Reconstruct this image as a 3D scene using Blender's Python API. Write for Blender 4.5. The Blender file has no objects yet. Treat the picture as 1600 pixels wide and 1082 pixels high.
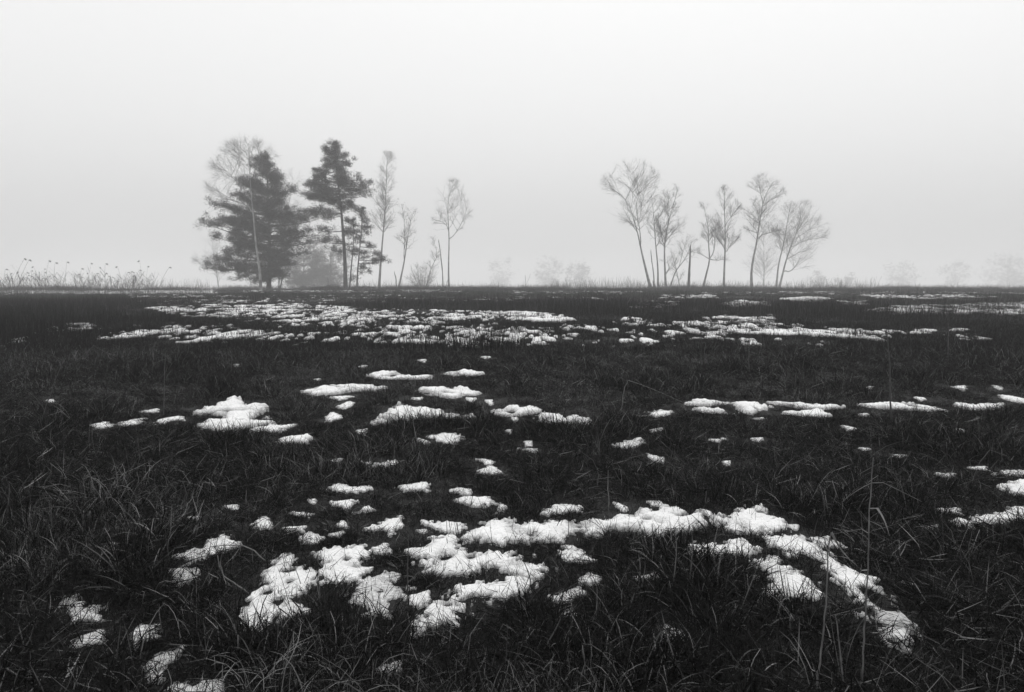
import bpy, math, random
import numpy as np

R = math.radians
SC = bpy.context.scene
COL = SC.collection
rng = np.random.default_rng(11)
random.seed(11)

# ------------------------------------------------------------------ camera, sky, sun, exposure
FPX, CX, CY, HORIZ, CAM_H = 1150.0, 800.0, 541.0, 437.0, 1.25   # photograph is 1600 x 1082
PITCH = math.atan((CY - HORIZ) / FPX)
cam_d = bpy.data.cameras.new('camera')
cam_d.sensor_width = 36.0
cam_d.lens = 36.0 * FPX / 1600.0
cam_d.clip_start, cam_d.clip_end = 0.05, 6000.0
cam = bpy.data.objects.new('camera', cam_d)
COL.objects.link(cam)
cam.location = (0, 0, CAM_H)
cam.rotation_euler = (math.pi / 2 - PITCH, 0, 0)
SC.camera = cam

SUN_EL, SUN_AZ = R(58), R(20)
world = bpy.data.worlds.new('World')
SC.world = world
world.use_nodes = True
wn, wl = world.node_tree.nodes, world.node_tree.links
wn.clear()
w_out = wn.new('ShaderNodeOutputWorld')
w_bg = wn.new('ShaderNodeBackground')
w_sky = wn.new('ShaderNodeTexSky')
w_sky.sky_type = 'NISHITA'
w_sky.sun_disc = False
w_sky.sun_elevation, w_sky.sun_rotation = SUN_EL, SUN_AZ
w_sky.air_density, w_sky.dust_density, w_sky.ozone_density = 2.0, 8.0, 1.0
w_bw = wn.new('ShaderNodeRGBToBW')           # black-and-white photograph: neutral light
wl.new(w_sky.outputs[0], w_bw.inputs[0])
# a closed fog deck overhead: brighter towards the zenith, the same all the way round
w_tc = wn.new('ShaderNodeTexCoord'); w_sep = wn.new('ShaderNodeSeparateXYZ')
wl.new(w_tc.outputs['Generated'], w_sep.inputs[0])
w_mr = wn.new('ShaderNodeMapRange'); w_mr.inputs['From Min'].default_value = 0; w_mr.inputs['From Max'].default_value = 1
w_mr.inputs['To Min'].default_value, w_mr.inputs['To Max'].default_value = 8.5, 14.6
w_cl = wn.new('ShaderNodeMath'); w_cl.operation = 'MAXIMUM'; w_cl.inputs[1].default_value = 0.0
w_pw = wn.new('ShaderNodeMath'); w_pw.operation = 'POWER'; w_pw.inputs[1].default_value = .42
wl.new(w_sep.outputs['Z'], w_cl.inputs[0]); wl.new(w_cl.outputs[0], w_pw.inputs[0])
wl.new(w_pw.outputs[0], w_mr.inputs['Value'])
w_mx = wn.new('ShaderNodeMix'); w_mx.data_type = 'FLOAT'; w_mx.inputs['Factor'].default_value = .8
wl.new(w_bw.outputs[0], w_mx.inputs['A']); wl.new(w_mr.outputs[0], w_mx.inputs['B'])
wl.new(w_mx.outputs[0], w_bg.inputs[0])
w_bg.inputs[1].default_value = 0.092
wl.new(w_bg.outputs[0], w_out.inputs[0])

sun_d = bpy.data.lights.new('sun', 'SUN')
sun_d.energy, sun_d.angle = 0.5, R(60)
sun = bpy.data.objects.new('sun', sun_d)
COL.objects.link(sun)
sun.rotation_euler = (math.pi / 2 - SUN_EL, 0, -SUN_AZ + math.pi)

SC.view_settings.view_transform = 'Standard'
SC.view_settings.look = 'None'
SC.view_settings.exposure = 0.0
SC.view_settings.gamma = 1.0
SC.view_settings.use_curve_mapping = False
SC.render.engine = 'CYCLES'
cy = SC.cycles
cy.max_bounces, cy.diffuse_bounces, cy.glossy_bounces, cy.volume_bounces = 3, 1, 1, 2
cy.transparent_max_bounces = 4
cy.use_denoising = True
cy.denoiser = 'OPENIMAGEDENOISE'
cy.denoising_input_passes = 'RGB_ALBEDO_NORMAL'
cy.use_adaptive_sampling = True
cy.adaptive_threshold = 0.02
HAZE_DENSITY = 0.0027

# ------------------------------------------------------------------ noise, terrain, pixel -> place
_T = np.random.default_rng(5).random((256, 256)) * 2 - 1
def vnoise(x, y):
    xi, yi = np.floor(x).astype(int), np.floor(y).astype(int)
    fx, fy = x - xi, y - yi
    fx, fy = fx * fx * (3 - 2 * fx), fy * fy * (3 - 2 * fy)
    a, b = _T[yi & 255, xi & 255], _T[yi & 255, (xi + 1) & 255]
    c, d = _T[(yi + 1) & 255, xi & 255], _T[(yi + 1) & 255, (xi + 1) & 255]
    return (a * (1 - fx) + b * fx) * (1 - fy) + (c * (1 - fx) + d * fx) * fy
def fbm(x, y, o=3):
    s, a = 0, 1.0
    for k in range(o):
        s = s + a * vnoise(x * 2 ** k + 17.3 * k, y * 2 ** k - 9.1 * k); a *= .5
    return s / 1.6
def sstep(t): t = np.clip(t, 0, 1); return t * t * (3 - 2 * t)
def Hraw(x, y):
    x, y = np.asarray(x, float), np.asarray(y, float)
    near = np.exp(-np.maximum(y, 0) / 25)
    h = .05 * fbm(x / 9, y / 9, 2) + .05 * fbm(x / 1.9 + 40, y / 1.9, 2) * (.35 + .65 * near) + .025 * vnoise(x / .45, y / .45 + 7) * near
    h = h + (.10 + .16 * sstep((y - 80) / 40)) * fbm(x / 26 + 3, y / 30 + 8, 3) * sstep((y - 25) / 40)
    h = h - .68 * sstep((y - 84) / 58)
    return h - 9.0 * sstep((y - 142) / 240)          # the field falls away behind the tree line
H0 = float(Hraw(0, 0))
def H(x, y): return Hraw(x, y) - H0

def ray(px, py):
    u, v = (np.asarray(px, float) - CX) / FPX, (CY - np.asarray(py, float)) / FPX
    c, s = math.cos(PITCH), math.sin(PITCH)
    dy, dz = c + v * s, -s + v * c
    return u / dy, dz / dy                             # per metre of depth
def ground(px, py, lift=0.0):
    """where the pixel's ray meets the ground"""
    rx, rz = ray(px, py)
    rz = np.minimum(rz, -.006)
    t = -CAM_H / rz
    for _ in range(25):
        t = .5 * t + .5 * np.clip((H(rx * t, t) + lift - CAM_H) / rz, .8, 400)
    return rx * t, t
def at(px, py, depth):
    rx, rz = ray(px, py)
    return np.array([float(rx) * depth, depth, CAM_H + float(rz) * depth])

# ------------------------------------------------------------------ materials
def mat(name, build):
    m = bpy.data.materials.new(name); m.use_nodes = True
    nt = m.node_tree; bs = nt.nodes['Principled BSDF']
    build(nt, bs); return m
def noise_col(nt, bs, lo, hi, scale, rough, bump=0, bscale=None, detail=4, coord='Object', dist=.02):
    N, L = nt.nodes, nt.links
    tc = N.new('ShaderNodeTexCoord')
    nz = N.new('ShaderNodeTexNoise'); nz.inputs['Scale'].default_value = scale; nz.inputs['Detail'].default_value = detail
    L.new(tc.outputs[coord], nz.inputs['Vector'])
    cr = N.new('ShaderNodeValToRGB')
    cr.color_ramp.elements[0].position, cr.color_ramp.elements[1].position = .32, .68
    cr.color_ramp.elements[0].color = (lo, lo, lo, 1); cr.color_ramp.elements[1].color = (hi, hi, hi, 1)
    L.new(nz.outputs['Fac'], cr.inputs[0]); L.new(cr.outputs[0], bs.inputs['Base Color'])
    bs.inputs['Roughness'].default_value = rough
    if bump:
        n2 = N.new('ShaderNodeTexNoise'); n2.inputs['Scale'].default_value = bscale or scale * 4; n2.inputs['Detail'].default_value = 5
        L.new(tc.outputs[coord], n2.inputs['Vector'])
        b = N.new('ShaderNodeBump'); b.inputs['Strength'].default_value = bump; b.inputs['Distance'].default_value = dist
        L.new(n2.outputs['Fac'], b.inputs['Height']); L.new(b.outputs[0], bs.inputs['Normal'])
    return cr
def m_blade(nt, bs):
    N, L = nt.nodes, nt.links
    a = N.new('ShaderNodeAttribute'); a.attribute_name = 'tone'
    oi = N.new('ShaderNodeObjectInfo')
    mr = N.new('ShaderNodeMapRange'); mr.inputs['To Min'].default_value = .65; mr.inputs['To Max'].default_value = 1.3
    L.new(oi.outputs['Random'], mr.inputs['Value'])
    mu = N.new('ShaderNodeMath'); mu.operation = 'MULTIPLY'
    L.new(a.outputs['Fac'], mu.inputs[0]); L.new(mr.outputs[0], mu.inputs[1])
    L.new(mu.outputs[0], bs.inputs['Base Color'])
    bs.inputs['Roughness'].default_value = .6
    bs.inputs['Specular IOR Level'].default_value = .02
M = {}
M['soil'] = mat('dark peat and thatch', lambda n, b: noise_col(n, b, .004, .012, 14, .95, .6, 60))
def m_snow(nt, bs):
    cr = noise_col(nt, bs, .80, .92, 9, .8, .9, 60, dist=.02)
    N, L = nt.nodes, nt.links
    a = N.new('ShaderNodeAttribute'); a.attribute_name = 'thin'
    nz = N.new('ShaderNodeTexNoise'); nz.inputs['Scale'].default_value = 55; nz.inputs['Detail'].default_value = 3
    tc = N.new('ShaderNodeTexCoord'); L.new(tc.outputs['Object'], nz.inputs['Vector'])
    ad = N.new('ShaderNodeMath'); ad.operation = 'MULTIPLY_ADD'; ad.inputs[1].default_value = 1.5; ad.inputs[2].default_value = -.75
    L.new(nz.outputs['Fac'], ad.inputs[0])
    sm = N.new('ShaderNodeMath'); sm.operation = 'ADD'; sm.use_clamp = True
    L.new(ad.outputs[0], sm.inputs[0]); L.new(a.outputs['Fac'], sm.inputs[1])
    mx = N.new('ShaderNodeMix'); mx.data_type = 'RGBA'
    L.new(sm.outputs[0], mx.inputs['Factor']); L.new(cr.outputs[0], mx.inputs['A']); mx.inputs['B'].default_value = (.36, .36, .36, 1)
    L.new(mx.outputs['Result'], bs.inputs['Base Color'])
M['patch_snow'] = mat('melting snow with icy rims', m_snow)
M['snow'] = mat('old granular snow', lambda n, b: noise_col(n, b, .74, .86, 9, .8, .9, 60, dist=.02))
M['wet_snow'] = mat('thin icy snow', lambda n, b: noise_col(n, b, .38, .85, 70, .6, .9, 110, dist=.015))
M['blade'] = mat('winter grass', m_blade)
M['needle'] = mat('pine needles', lambda n, b: noise_col(n, b, .022, .05, 1.2, .7))
M['bark'] = mat('dark bark', lambda n, b: noise_col(n, b, .05, .12, 3, .9, .6, 12))
M['birch'] = mat('birch bark', lambda n, b: noise_col(n, b, .10, .34, 1.6, .8, .3, 9))
M['pale_birch'] = mat('pale birch bark', lambda n, b: noise_col(n, b, .10, .36, 1.3, .8, .3, 9))
M['twig'] = mat('bare twigs', lambda n, b: noise_col(n, b, .05, .09, 2, .85))
M['stalk'] = mat('dead stalk', lambda n, b: noise_col(n, b, .03, .07, 20, .7))
M['straw'] = mat('bleached stalk', lambda n, b: noise_col(n, b, .06, .17, 30, .7))
M['reed'] = mat('dry reed', lambda n, b: noise_col(n, b, .05, .11, 9, .75))

# ------------------------------------------------------------------ mesh helpers
class MB:
    def __init__(s): s.v, s.f, s.n = [], [], 0
    def add(s, v, f):
        s.v.append(np.asarray(v, float)); s.f.append(np.asarray(f, int) + s.n); s.n += len(v)
    def tube(s, P, rad, k=4):
        P = np.asarray(P, float); n = len(P)
        rad = np.broadcast_to(np.asarray(rad, float), (n,))
        T = np.gradient(P, axis=0); T /= np.linalg.norm(T, axis=1)[:, None] + 1e-9
        ref = np.where(np.abs(T[:, 2:3]) > .9, np.array([[1., .2, 0]]), np.array([[.1, .15, 1.]]))
        if abs(T[0, 2]) > .6: ref = np.array([[1., .2, 0]])
        A = np.cross(T, ref); A /= np.linalg.norm(A, axis=1)[:, None] + 1e-9
        B = np.cross(T, A)
        a = np.arange(k) * 2 * math.pi / k
        V = P[:, None] + rad[:, None, None] * (np.cos(a)[None, :, None] * A[:, None] + np.sin(a)[None, :, None] * B[:, None])
        V = V.reshape(-1, 3)
        i = np.arange(n - 1)[:, None] * k; j = np.arange(k)[None]; j2 = (j + 1) % k
        q = np.stack([i + j, i + j2, i + k + j2, i + k + j], -1).reshape(-1, 4)
        s.add(V, q)
    def build(s, name, m, parent=None, smooth=True, loc=None):
        me = bpy.data.meshes.new(name)
        V = np.concatenate(s.v)
        if loc is not None: V = V - np.asarray(loc)
        sizes = np.concatenate([np.full(len(f), f.shape[1]) for f in s.f])
        idx = np.concatenate([f.ravel() for f in s.f])
        me.vertices.add(len(V)); me.vertices.foreach_set('co', V.astype(np.float32).ravel())
        me.loops.add(len(idx)); me.loops.foreach_set('vertex_index', idx.astype(np.int32))
        me.polygons.add(len(sizes))
        me.polygons.foreach_set('loop_start', np.concatenate([[0], np.cumsum(sizes)[:-1]]).astype(np.int32))
        me.update(calc_edges=True)
        if smooth: me.polygons.foreach_set('use_smooth', np.ones(len(sizes), bool))
        me.validate()
        me.materials.append(m)
        o = bpy.data.objects.new(name, me); COL.objects.link(o)
        if parent is not None: o.parent = parent
        elif loc is not None: o.location = loc
        return o
def tag(o, label=None, cat=None, group=None, kind=None):
    for k, v in (('label', label), ('category', cat), ('group', group), ('kind', kind)):
        if v: o[k] = v
    return o
def empty(name, loc, label, cat, group=None):
    o = bpy.data.objects.new(name, None); COL.objects.link(o); o.location = [float(c) for c in loc]
    o.empty_display_size = .2
    return tag(o, label, cat, group)
def stuff_part(o): o['kind'] = 'stuff'; return o

# ------------------------------------------------------------------ ground sheet
NS, NY = 300, 420
s_ = np.linspace(-1, 1, NS)
ys = np.concatenate([np.linspace(-8, 1, 40), 1 + (np.geomspace(1, 1201, NY - 40) - 1) * 1.0])
ys = np.unique(np.round(ys, 4)); NY = len(ys)
wid = 7 + .95 * np.maximum(ys, 0)
GX = s_[None] * wid[:, None]; GY = np.broadcast_to(ys[:, None], GX.shape)
V = np.stack([GX, GY, H(GX, GY)], -1).reshape(-1, 3)
ii = (np.arange(NY - 1)[:, None] * NS + np.arange(NS - 1)[None]).ravel()
mb = MB(); mb.add(V, np.stack([ii, ii + 1, ii + NS + 1, ii + NS], -1))
g = mb.build('ground', M['soil']); g['kind'] = 'structure'
# snow still covering the land beyond the tree line
s_ = np.linspace(-1, 1, 260); yf = np.geomspace(150, 1195, 120)
GX = s_[None] * (6 + .94 * yf[:, None]); GY = np.broadcast_to(yf[:, None], GX.shape)
keep = (fbm(GX / 14, GY / 20, 3) + .9 * sstep((GY - 150) / 60) - .35) > 0
V = np.stack([GX, GY, H(GX, GY) + .07], -1).reshape(-1, 3)
ii = (np.arange(119)[:, None] * 260 + np.arange(259)[None]).ravel()
ii = ii[keep.ravel()[ii]]
mb = MB(); mb.add(V, np.stack([ii, ii + 1, ii + 261, ii + 260], -1))
o = mb.build('snow_field', M['snow']); o['kind'] = 'structure'

# ------------------------------------------------------------------ snow patches
def fl(*p): return [(x / 2, 700 + y / 2) for x, y in p]
def fr(*p): return [(800 + x / 2, 700 + y / 2) for x, y in p]
def ml(*p): return [(x / 2, 440 + y / 2) for x, y in p]
def mr(*p): return [(800 + x / 2, 440 + y / 2) for x, y in p]
def z4(*p): return [(350 + x / 4.571, 820 + y / 4.571) for x, y in p]
def z8(*p): return [(280 + x / 8, 600 + y / 8) for x, y in p]
def pp(*p): return list(p)
# outline, label, thickness, holes [(px, py, r)], material
PATCH = [
 (fl((540,335),(580,320),(640,305),(660,280),(705,270),(700,290),(740,295),(700,315),(650,330),(620,345),(560,358)), 'slanting snow tongue in dark grass, left of the large foreground patches', .06, [], 0),
 (fl((548,375),(608,375),(610,405),(570,420),(555,395)), 'small square snow scrap just below the slanting left snow tongue', .05, [], 0),
 (z4((400,230),(450,205),(495,215),(480,250),(430,265),(425,330),(500,335),(540,305),(600,330),(650,355),(620,400),(560,440),(540,490),(470,520),(430,550),(370,520),(340,540),(380,600),(310,660),(290,710),(215,730),(190,680),(110,640),(180,600),(190,510),(230,495),(280,440),(320,400),(310,370),(340,300)), 'ragged melting snow patch with grass holes, tallest of the left foreground', .05, [(452,893,5),(417,928,4),(455,911,3)], 0),
 (z4((440,590),(480,555),(560,580),(600,600),(540,630),(440,640),(390,680)), 'small snow wedge at the lower right foot of the tall ragged patch', .045, [], 0),
 (z4((690,180),(740,170),(850,150),(990,145),(1030,190),(1000,230),(1010,250),(1050,280),(1000,320),(960,370),(870,385),(760,400),(690,400),(720,360),(690,330),(720,300),(750,260),(740,230),(690,200)), 'bright blocky snow patch with a small tuft poking through its middle', .07, [(540,876,3),(554,889,4)], 0),
 (z4((1080,185),(1140,150),(1200,180),(1160,195)), 'tiny snow hump off the right end of the bright blocky patch', .05, [], 0),
 (z4((1100,350),(1220,340),(1230,380),(1170,420),(1200,450),(1310,455),(1300,500),(1170,515),(1140,560),(1120,640),(1060,650),(990,640),(1030,580),(900,530),(930,480),(1000,420),(1060,390)), 'thin icy grainy snow patch, greyer than its neighbours', .035, [(592,928,3)], 1),
 (z4((1330,500),(1450,465),(1460,520),(1400,570),(1340,540)), 'round knob of snow between the grainy patch and the long curved arm', .05, [], 0),
 (pp((640,858),(665,852),(680,840),(700,838),(712,850),(725,860),(765,862),(790,862),(815,870),(843,882),(840,898),(815,900),(780,882),(755,880),(735,892),(700,898),(670,893),(662,880),(675,872),(650,866)), 'wide snow patch pierced by two dark grass holes, centre foreground', .06, [(695,874,8),(738,874,7)], 0),
 (pp((843,885),(830,912),(805,922),(790,930),(770,937),(745,928),(725,935),(715,955),(700,968),(665,975),(650,990),(658,965),(670,945),(700,938),(720,915),(745,910),(770,912),(795,905),(815,893)), 'long curved snow arm sweeping down left below the pierced patch', .055, [(700,950,4)], 0),
 (pp((730,835),(735,825),(760,820),(765,808),(795,806),(800,815),(830,812),(880,808),(905,810),(960,805),(990,800),(1010,792),(1025,795),(1045,785),(1060,790),(1065,802),(1090,798),(1100,812),(1080,820),(1050,825),(1015,832),(1000,818),(960,820),(930,832),(905,825),(880,838),(850,835),(810,838),(770,842)), 'longest snow bank, a bright wavy band across the centre right foreground', .11, [(1012,816,4)], 0),
 (pp((660,815),(690,818),(720,820),(712,828),(680,825)), 'thin snow strip just left of the long wavy snow bank', .06, [], 0),
 (pp((850,795),(870,788),(905,788),(900,794),(870,799),(855,800)), 'slim snow sliver floating above the long wavy snow bank', .06, [], 0),
 (pp((1118,812),(1135,803),(1155,795),(1165,790),(1190,790),(1215,808),(1222,815),(1200,825),(1185,818),(1180,822),(1150,825),(1130,815)), 'humped snow patch off the right end of the long wavy bank', .09, [(1188,804,3)], 0),
 (pp((1075,858),(1080,848),(1110,848),(1140,853),(1150,840),(1175,852),(1165,862),(1135,862),(1115,868),(1090,865)), 'low snow patch with a peaked right end below the humped patch', .06, [], 0),
 (pp((1195,832),(1225,833),(1250,838),(1260,845),(1290,838),(1310,848),(1290,852),(1275,850),(1300,870),(1315,880),(1340,895),(1360,900),(1380,925),(1375,940),(1400,955),(1420,978),(1415,1000),(1395,992),(1370,978),(1362,968),(1375,965),(1365,950),(1340,920),(1310,895),(1285,875),(1260,862),(1235,862),(1210,850)), 'long diagonal snow ribbon running down to the lower right', .06, [(1360,930,3)], 0),
 (pp((1177,870),(1200,866),(1215,872),(1235,882),(1250,890),(1270,905),(1285,918),(1275,928),(1250,925),(1225,920),(1200,918),(1210,905),(1205,890),(1190,882)), 'thick snow mound tucked left of the diagonal ribbon', .08, [], 0),
 (pp((875,862),(890,850),(910,858),(930,872),(915,874),(890,872)), 'small pointed snow heap below the long wavy bank', .06, [], 0),
 (pp((908,900),(920,893),(933,898),(930,908),(915,908)), 'little egg shaped snow lump alone in dark grass', .06, [], 0),
 (pp((865,932),(905,918),(912,925),(880,935)), 'thin slanting snow streak below the egg shaped lump', .04, [], 0),
 (pp((1032,985),(1040,975),(1065,985),(1060,1000),(1040,1000)), 'dull icy scrap in the dark tussocks at the bottom', .03, [], 1),
 (fl((205,465),(240,460),(245,480),(265,505),(300,500),(290,530),(260,525),(215,495)), 'small hooked snow remnant nearest the left edge', .045, [], 0),
 (fl((230,610),(260,585),(310,570),(315,595),(270,605)), 'short slanting snow scrap below the hooked remnant', .045, [], 0),
 (fl((415,575),(440,550),(495,555),(490,580),(440,600),(420,620)), 'rounded snow scrap right of the short slanting scrap', .05, [], 0),
 (fl((460,700),(475,660),(510,635),(560,622),(555,645),(510,665),(495,695),(500,720),(465,718)), 'crescent of snow near the bottom left corner', .045, [], 0),
 (fl((545,740),(600,745),(680,730),(665,775),(560,790)), 'snow scrap cut off by the bottom edge', .04, [], 0),
 (fl((1190,690),(1245,668),(1250,690),(1210,695)), 'faint icy fleck alone near the bottom centre', .03, [], 1),
 (fl((1150,245),(1210,225),(1250,210),(1245,240),(1220,265),(1200,245)), 'kite shaped snow patch in the middle grass, left of centre', .06, [], 0),
 (fl((935,280),(970,262),(1015,275),(990,290),(950,292)), 'low snow hump left of the kite shaped patch', .05, [], 0),
 (fl((790,235),(820,215),(860,240),(820,248)), 'small snow cone farther left of the kite shaped patch', .05, [], 0),
 (fl((1435,155),(1530,148),(1520,165),(1570,178),(1560,188),(1510,172),(1460,168)), 'flat snow strip with a trailing right tail, middle grass', .06, [], 0),
 (fl((1020,118),(1060,110),(1100,120),(1150,115),(1120,130),(1060,128)), 'bow shaped snow sliver in the middle grass', .06, [], 0),
 (fl((1040,165),(1105,160),(1100,178),(1150,185),(1110,195),(1070,180)), 'stepped snow sliver below the bow shaped sliver', .06, [], 0),
 (fl((1250,115),(1290,112),(1335,105),(1330,130),(1270,128)), 'shallow snow cup right of the bow shaped sliver', .06, [], 0),
 (z8((220,320),(330,265),(480,245),(590,200),(600,180),(740,170),(790,215),(880,250),(900,245),(1020,240),(1055,270),(1040,300),(950,330),(940,380),(1010,385),(1120,355),(1100,380),(1030,420),(1160,425),(1165,465),(1060,450),(940,470),(830,480),(700,520),(560,525),(330,500),(270,470),(330,410),(520,405),(580,350),(500,340),(400,335)), 'smooth bright snow heap with two right fingers, left mid field', .16, [(387,633,3)], 0),
 (ml((790,465),(800,455),(850,448),(920,445),(880,465),(830,460)), 'thin snow strip just below the smooth two-fingered heap', .07, [], 0),
 (ml((870,495),(890,485),(965,480),(955,500),(880,500)), 'small wrinkled snow scrap below the two-fingered heap', .07, [], 0),
 (ml((1155,435),(1210,405),(1250,375),(1290,392),(1380,400),(1480,415),(1440,425),(1350,420),(1250,420),(1200,430)), 'peaked snow ridge with a long right tail, centre mid field', .15, [], 0),
 (ml((1310,330),(1380,325),(1410,335),(1440,325),(1510,345),(1440,348),(1420,358),(1370,348),(1330,345)), 'plump snow slab above the peaked ridge, centre mid field', .12, [], 0),
 (ml((945,340),(1000,325),(1070,318),(1210,325),(1200,335),(1110,335),(1060,345),(1010,350),(980,352)), 'long thin snow streak left of the plump slab', .09, [], 0),
 (ml((1145,290),(1190,280),(1235,282),(1290,295),(1350,290),(1340,300),(1250,302),(1190,298)), 'wavy snow streak above the plump slab', .09, [], 0),
 (ml((1390,285),(1450,275),(1510,285),(1430,292)), 'arched snow streak right of the wavy streak', .09, [], 0),
 (pp((770,640),(800,634),(830,633),(848,640),(820,645),(780,647)), 'smooth snow bar directly right of the peaked ridge tail', .11, [], 0),
 (pp((840,655),(850,643),(868,647),(885,655),(900,650),(922,655),(917,661),(865,660)), 'lumpy snow bar below the smooth bar, centre mid field', .10, [], 0),
 (mr((690,375),(740,376),(800,385),(770,395),(745,412),(720,395)), 'drop shaped snow patch in the right mid field', .10, [], 0),
 (mr((545,378),(600,368),(670,375),(600,382)), 'flat snow blade left of the drop shaped patch', .08, [], 0),
 (mr((810,372),(900,376),(1000,385),(1040,387),(980,393),(880,387)), 'long flat snow blade right of the drop shaped patch', .09, [], 0),
 (mr((570,395),(630,392),(680,408),(600,402)), 'slim snow blade below left of the drop shaped patch', .08, [], 0),
 (mr((840,405),(900,405),(960,398),(995,415),(940,416),(880,412)), 'low snow blade under the long flat blade, right mid field', .08, [], 0),
 (mr((1090,380),(1180,378),(1240,375),(1300,385),(1355,400),(1260,396),(1140,390)), 'widest snow blade of the right mid field, behind a tall dark stalk', .09, [], 0),
 (mr((1375,380),(1410,378),(1450,385),(1530,378),(1490,395),(1430,393)), 'snow blade with a dip, far right of the mid field', .09, [], 0),
 (mr((1530,350),(1600,365),(1640,374),(1600,376),(1550,364)), 'snow blade touching the right edge of the mid field', .09, [], 0),
 (mr((380,405),(440,405),(470,398),(490,405),(460,416),(410,413)), 'small snow mound beside the pale upright blade, mid field', .09, [], 0),
 (mr((320,510),(350,495),(400,488),(400,505),(350,515)), 'wedge of snow below the pale upright blade', .07, [], 0),
 (fr((1390,215),(1440,208),(1510,212),(1530,205),(1580,175),(1620,180),(1620,195),(1500,230),(1420,230)), 'snow bank rising to the right edge of the picture', .08, [], 0),
 (fr((1545,110),(1600,98),(1640,105),(1640,135),(1570,132)), 'snow block at the right edge above the rising bank', .08, [], 0),
]
SCRAP = [
 fl((700,180),(740,178),(735,190)), fl((590,215),(620,213),(615,224)), fl((1025,40),(1065,32),(1060,44)), fl((1490,35),(1540,38),(1530,50)),
 fl((1500,75),(1535,55),(1560,75),(1530,82)), fl((1130,40),(1190,50),(1240,38),(1220,55),(1170,56)), fl((1405,135),(1430,120),(1470,130),(1465,142)),
 fl((1320,230),(1370,235),(1440,232),(1440,250),(1380,252),(1330,245)), fl((325,300),(345,292),(365,298),(350,312)), fl((1055,240),(1070,228),(1080,245)),
 fl((915,200),(970,205),(965,216)), fl((965,160),(985,160),(980,170)), fl((1170,315),(1200,300),(1225,318)), fl((1300,255),(1330,255),(1320,263)),
 fl((885,248),(945,245),(945,260)), fl((1030,268),(1070,262),(1060,275)), fr((105,190),(150,180),(210,178),(200,188),(110,198)),
 fr((320,170),(360,185),(350,195)), fr((425,165),(460,165),(465,178),(440,178)), fr((590,190),(620,200),(625,215)), fr((420,15),(470,30),(465,45),(430,28)),
 fr((660,42),(680,40),(675,54)), fr((1340,190),(1390,188),(1395,205),(1350,196)), fr((1500,80),(1540,75),(1600,68),(1610,82)), fr((1325,78),(1380,80),(1370,88)),
 fr((1430,60),(1475,58),(1470,66)), fr((395,405),(450,390),(455,402)), fr((160,520),(185,500),(195,520)), fr((740,395),(765,395),(765,407)), fr((1225,415),(1255,425),(1250,432)),
 fr((865,240),(890,240),(885,252)), fr((1300,245),(1330,240),(1325,252)), fr((20,0),(80,2),(70,12)), fr((1190,20),(1230,22),(1210,28)), fr((1090,0),(1120,2),(1100,6)),
 ml((288,450),(330,440),(345,450),(320,457)), ml((385,440),(440,430),(435,444),(390,452)), ml((445,405),(495,398),(490,409)), ml((490,432),(560,422),(570,430),(550,438),(495,446)),
 ml((1015,435),(1040,410),(1065,425),(1030,437)), ml((1055,390),(1090,375),(1110,378),(1080,397)), ml((1030,360),(1100,358),(1060,371)), ml((1115,465),(1145,460),(1140,482)),
 ml((1330,485),(1390,475),(1440,480),(1420,510),(1390,500)), ml((1280,365),(1320,362),(1310,370)), ml((1455,362),(1485,365),(1475,376)), ml((1515,370),(1540,370),(1535,385)),
 ml((150,370),(165,368),(162,378)), ml((1305,245),(1330,243),(1325,253)), ml((1500,235),(1535,235),(1520,243)), ml((1120,265),(1145,262),(1140,270)), ml((730,258),(745,260),(740,266)),
 ml((980,305),(1000,303),(995,310)), ml((1300,490),(1340,500),(1330,510)), ml((1575,465),(1600,462),(1595,475)),
 mr((1380,328),(1415,325),(1410,341)), mr((1030,448),(1075,458),(1050,464)), mr((430,465),(470,458),(440,471)), mr((615,492),(660,490),(640,501)), mr((760,428),(790,425),(780,432)),
 mr((1260,360),(1290,365),(1275,372)), mr((1085,415),(1110,412),(1100,420)), mr((1510,325),(1530,330),(1525,340)), mr((0,425),(20,425),(10,440)), mr((40,500),(60,495),(65,512),(45,514)),
 mr((750,490),(785,488),(770,500)), mr((1395,460),(1420,465),(1405,470)), mr((1110,330),(1125,328),(1120,335)), mr((170,425),(200,420),(245,432),(230,440)),
]
def poly_sd(x, y, P):
    """signed distance, positive inside"""
    P = np.asarray(P); Q = np.roll(P, -1, 0)
    d = np.full(x.shape, 1e9); ins = np.zeros(x.shape, bool)
    for (ax, ay), (bx, by) in zip(P, Q):
        ex, ey = bx - ax, by - ay
        t = np.clip(((x - ax) * ex + (y - ay) * ey) / (ex * ex + ey * ey + 1e-12), 0, 1)
        d = np.minimum(d, np.hypot(x - ax - t * ex, y - ay - t * ey))
        c = ((ay > y) != (by > y)) & (x < (bx - ax) * (y - ay) / (by - ay + 1e-12) + ax)
        ins ^= c
    return np.where(ins, d, -d)
PREP = []
def prep(px, holes, thick):
    p = np.array(px); gx, gy = ground(p[:, 0], p[:, 1], thick * .3)
    w = gx.max() - gx.min(); D = gy.mean()
    # distances measured with depth squeezed so that edges wander evenly as seen on the ground
    k = min(1.0, .35 + w / (gy.max() - gy.min() + 1e-6))
    hs = []
    for hx, hy, hr in holes:
        a, b = ground(hx, hy); hs.append((float(a), float(b), hr * D / FPX))
    e = dict(P=np.stack([gx, gy * k], 1), k=k, w=w, D=D, hs=hs, t=thick,
             box=(gx.min() - .1, gx.max() + .1, gy.min() - .2, gy.max() + .2))
    PREP.append(e); return e
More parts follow.
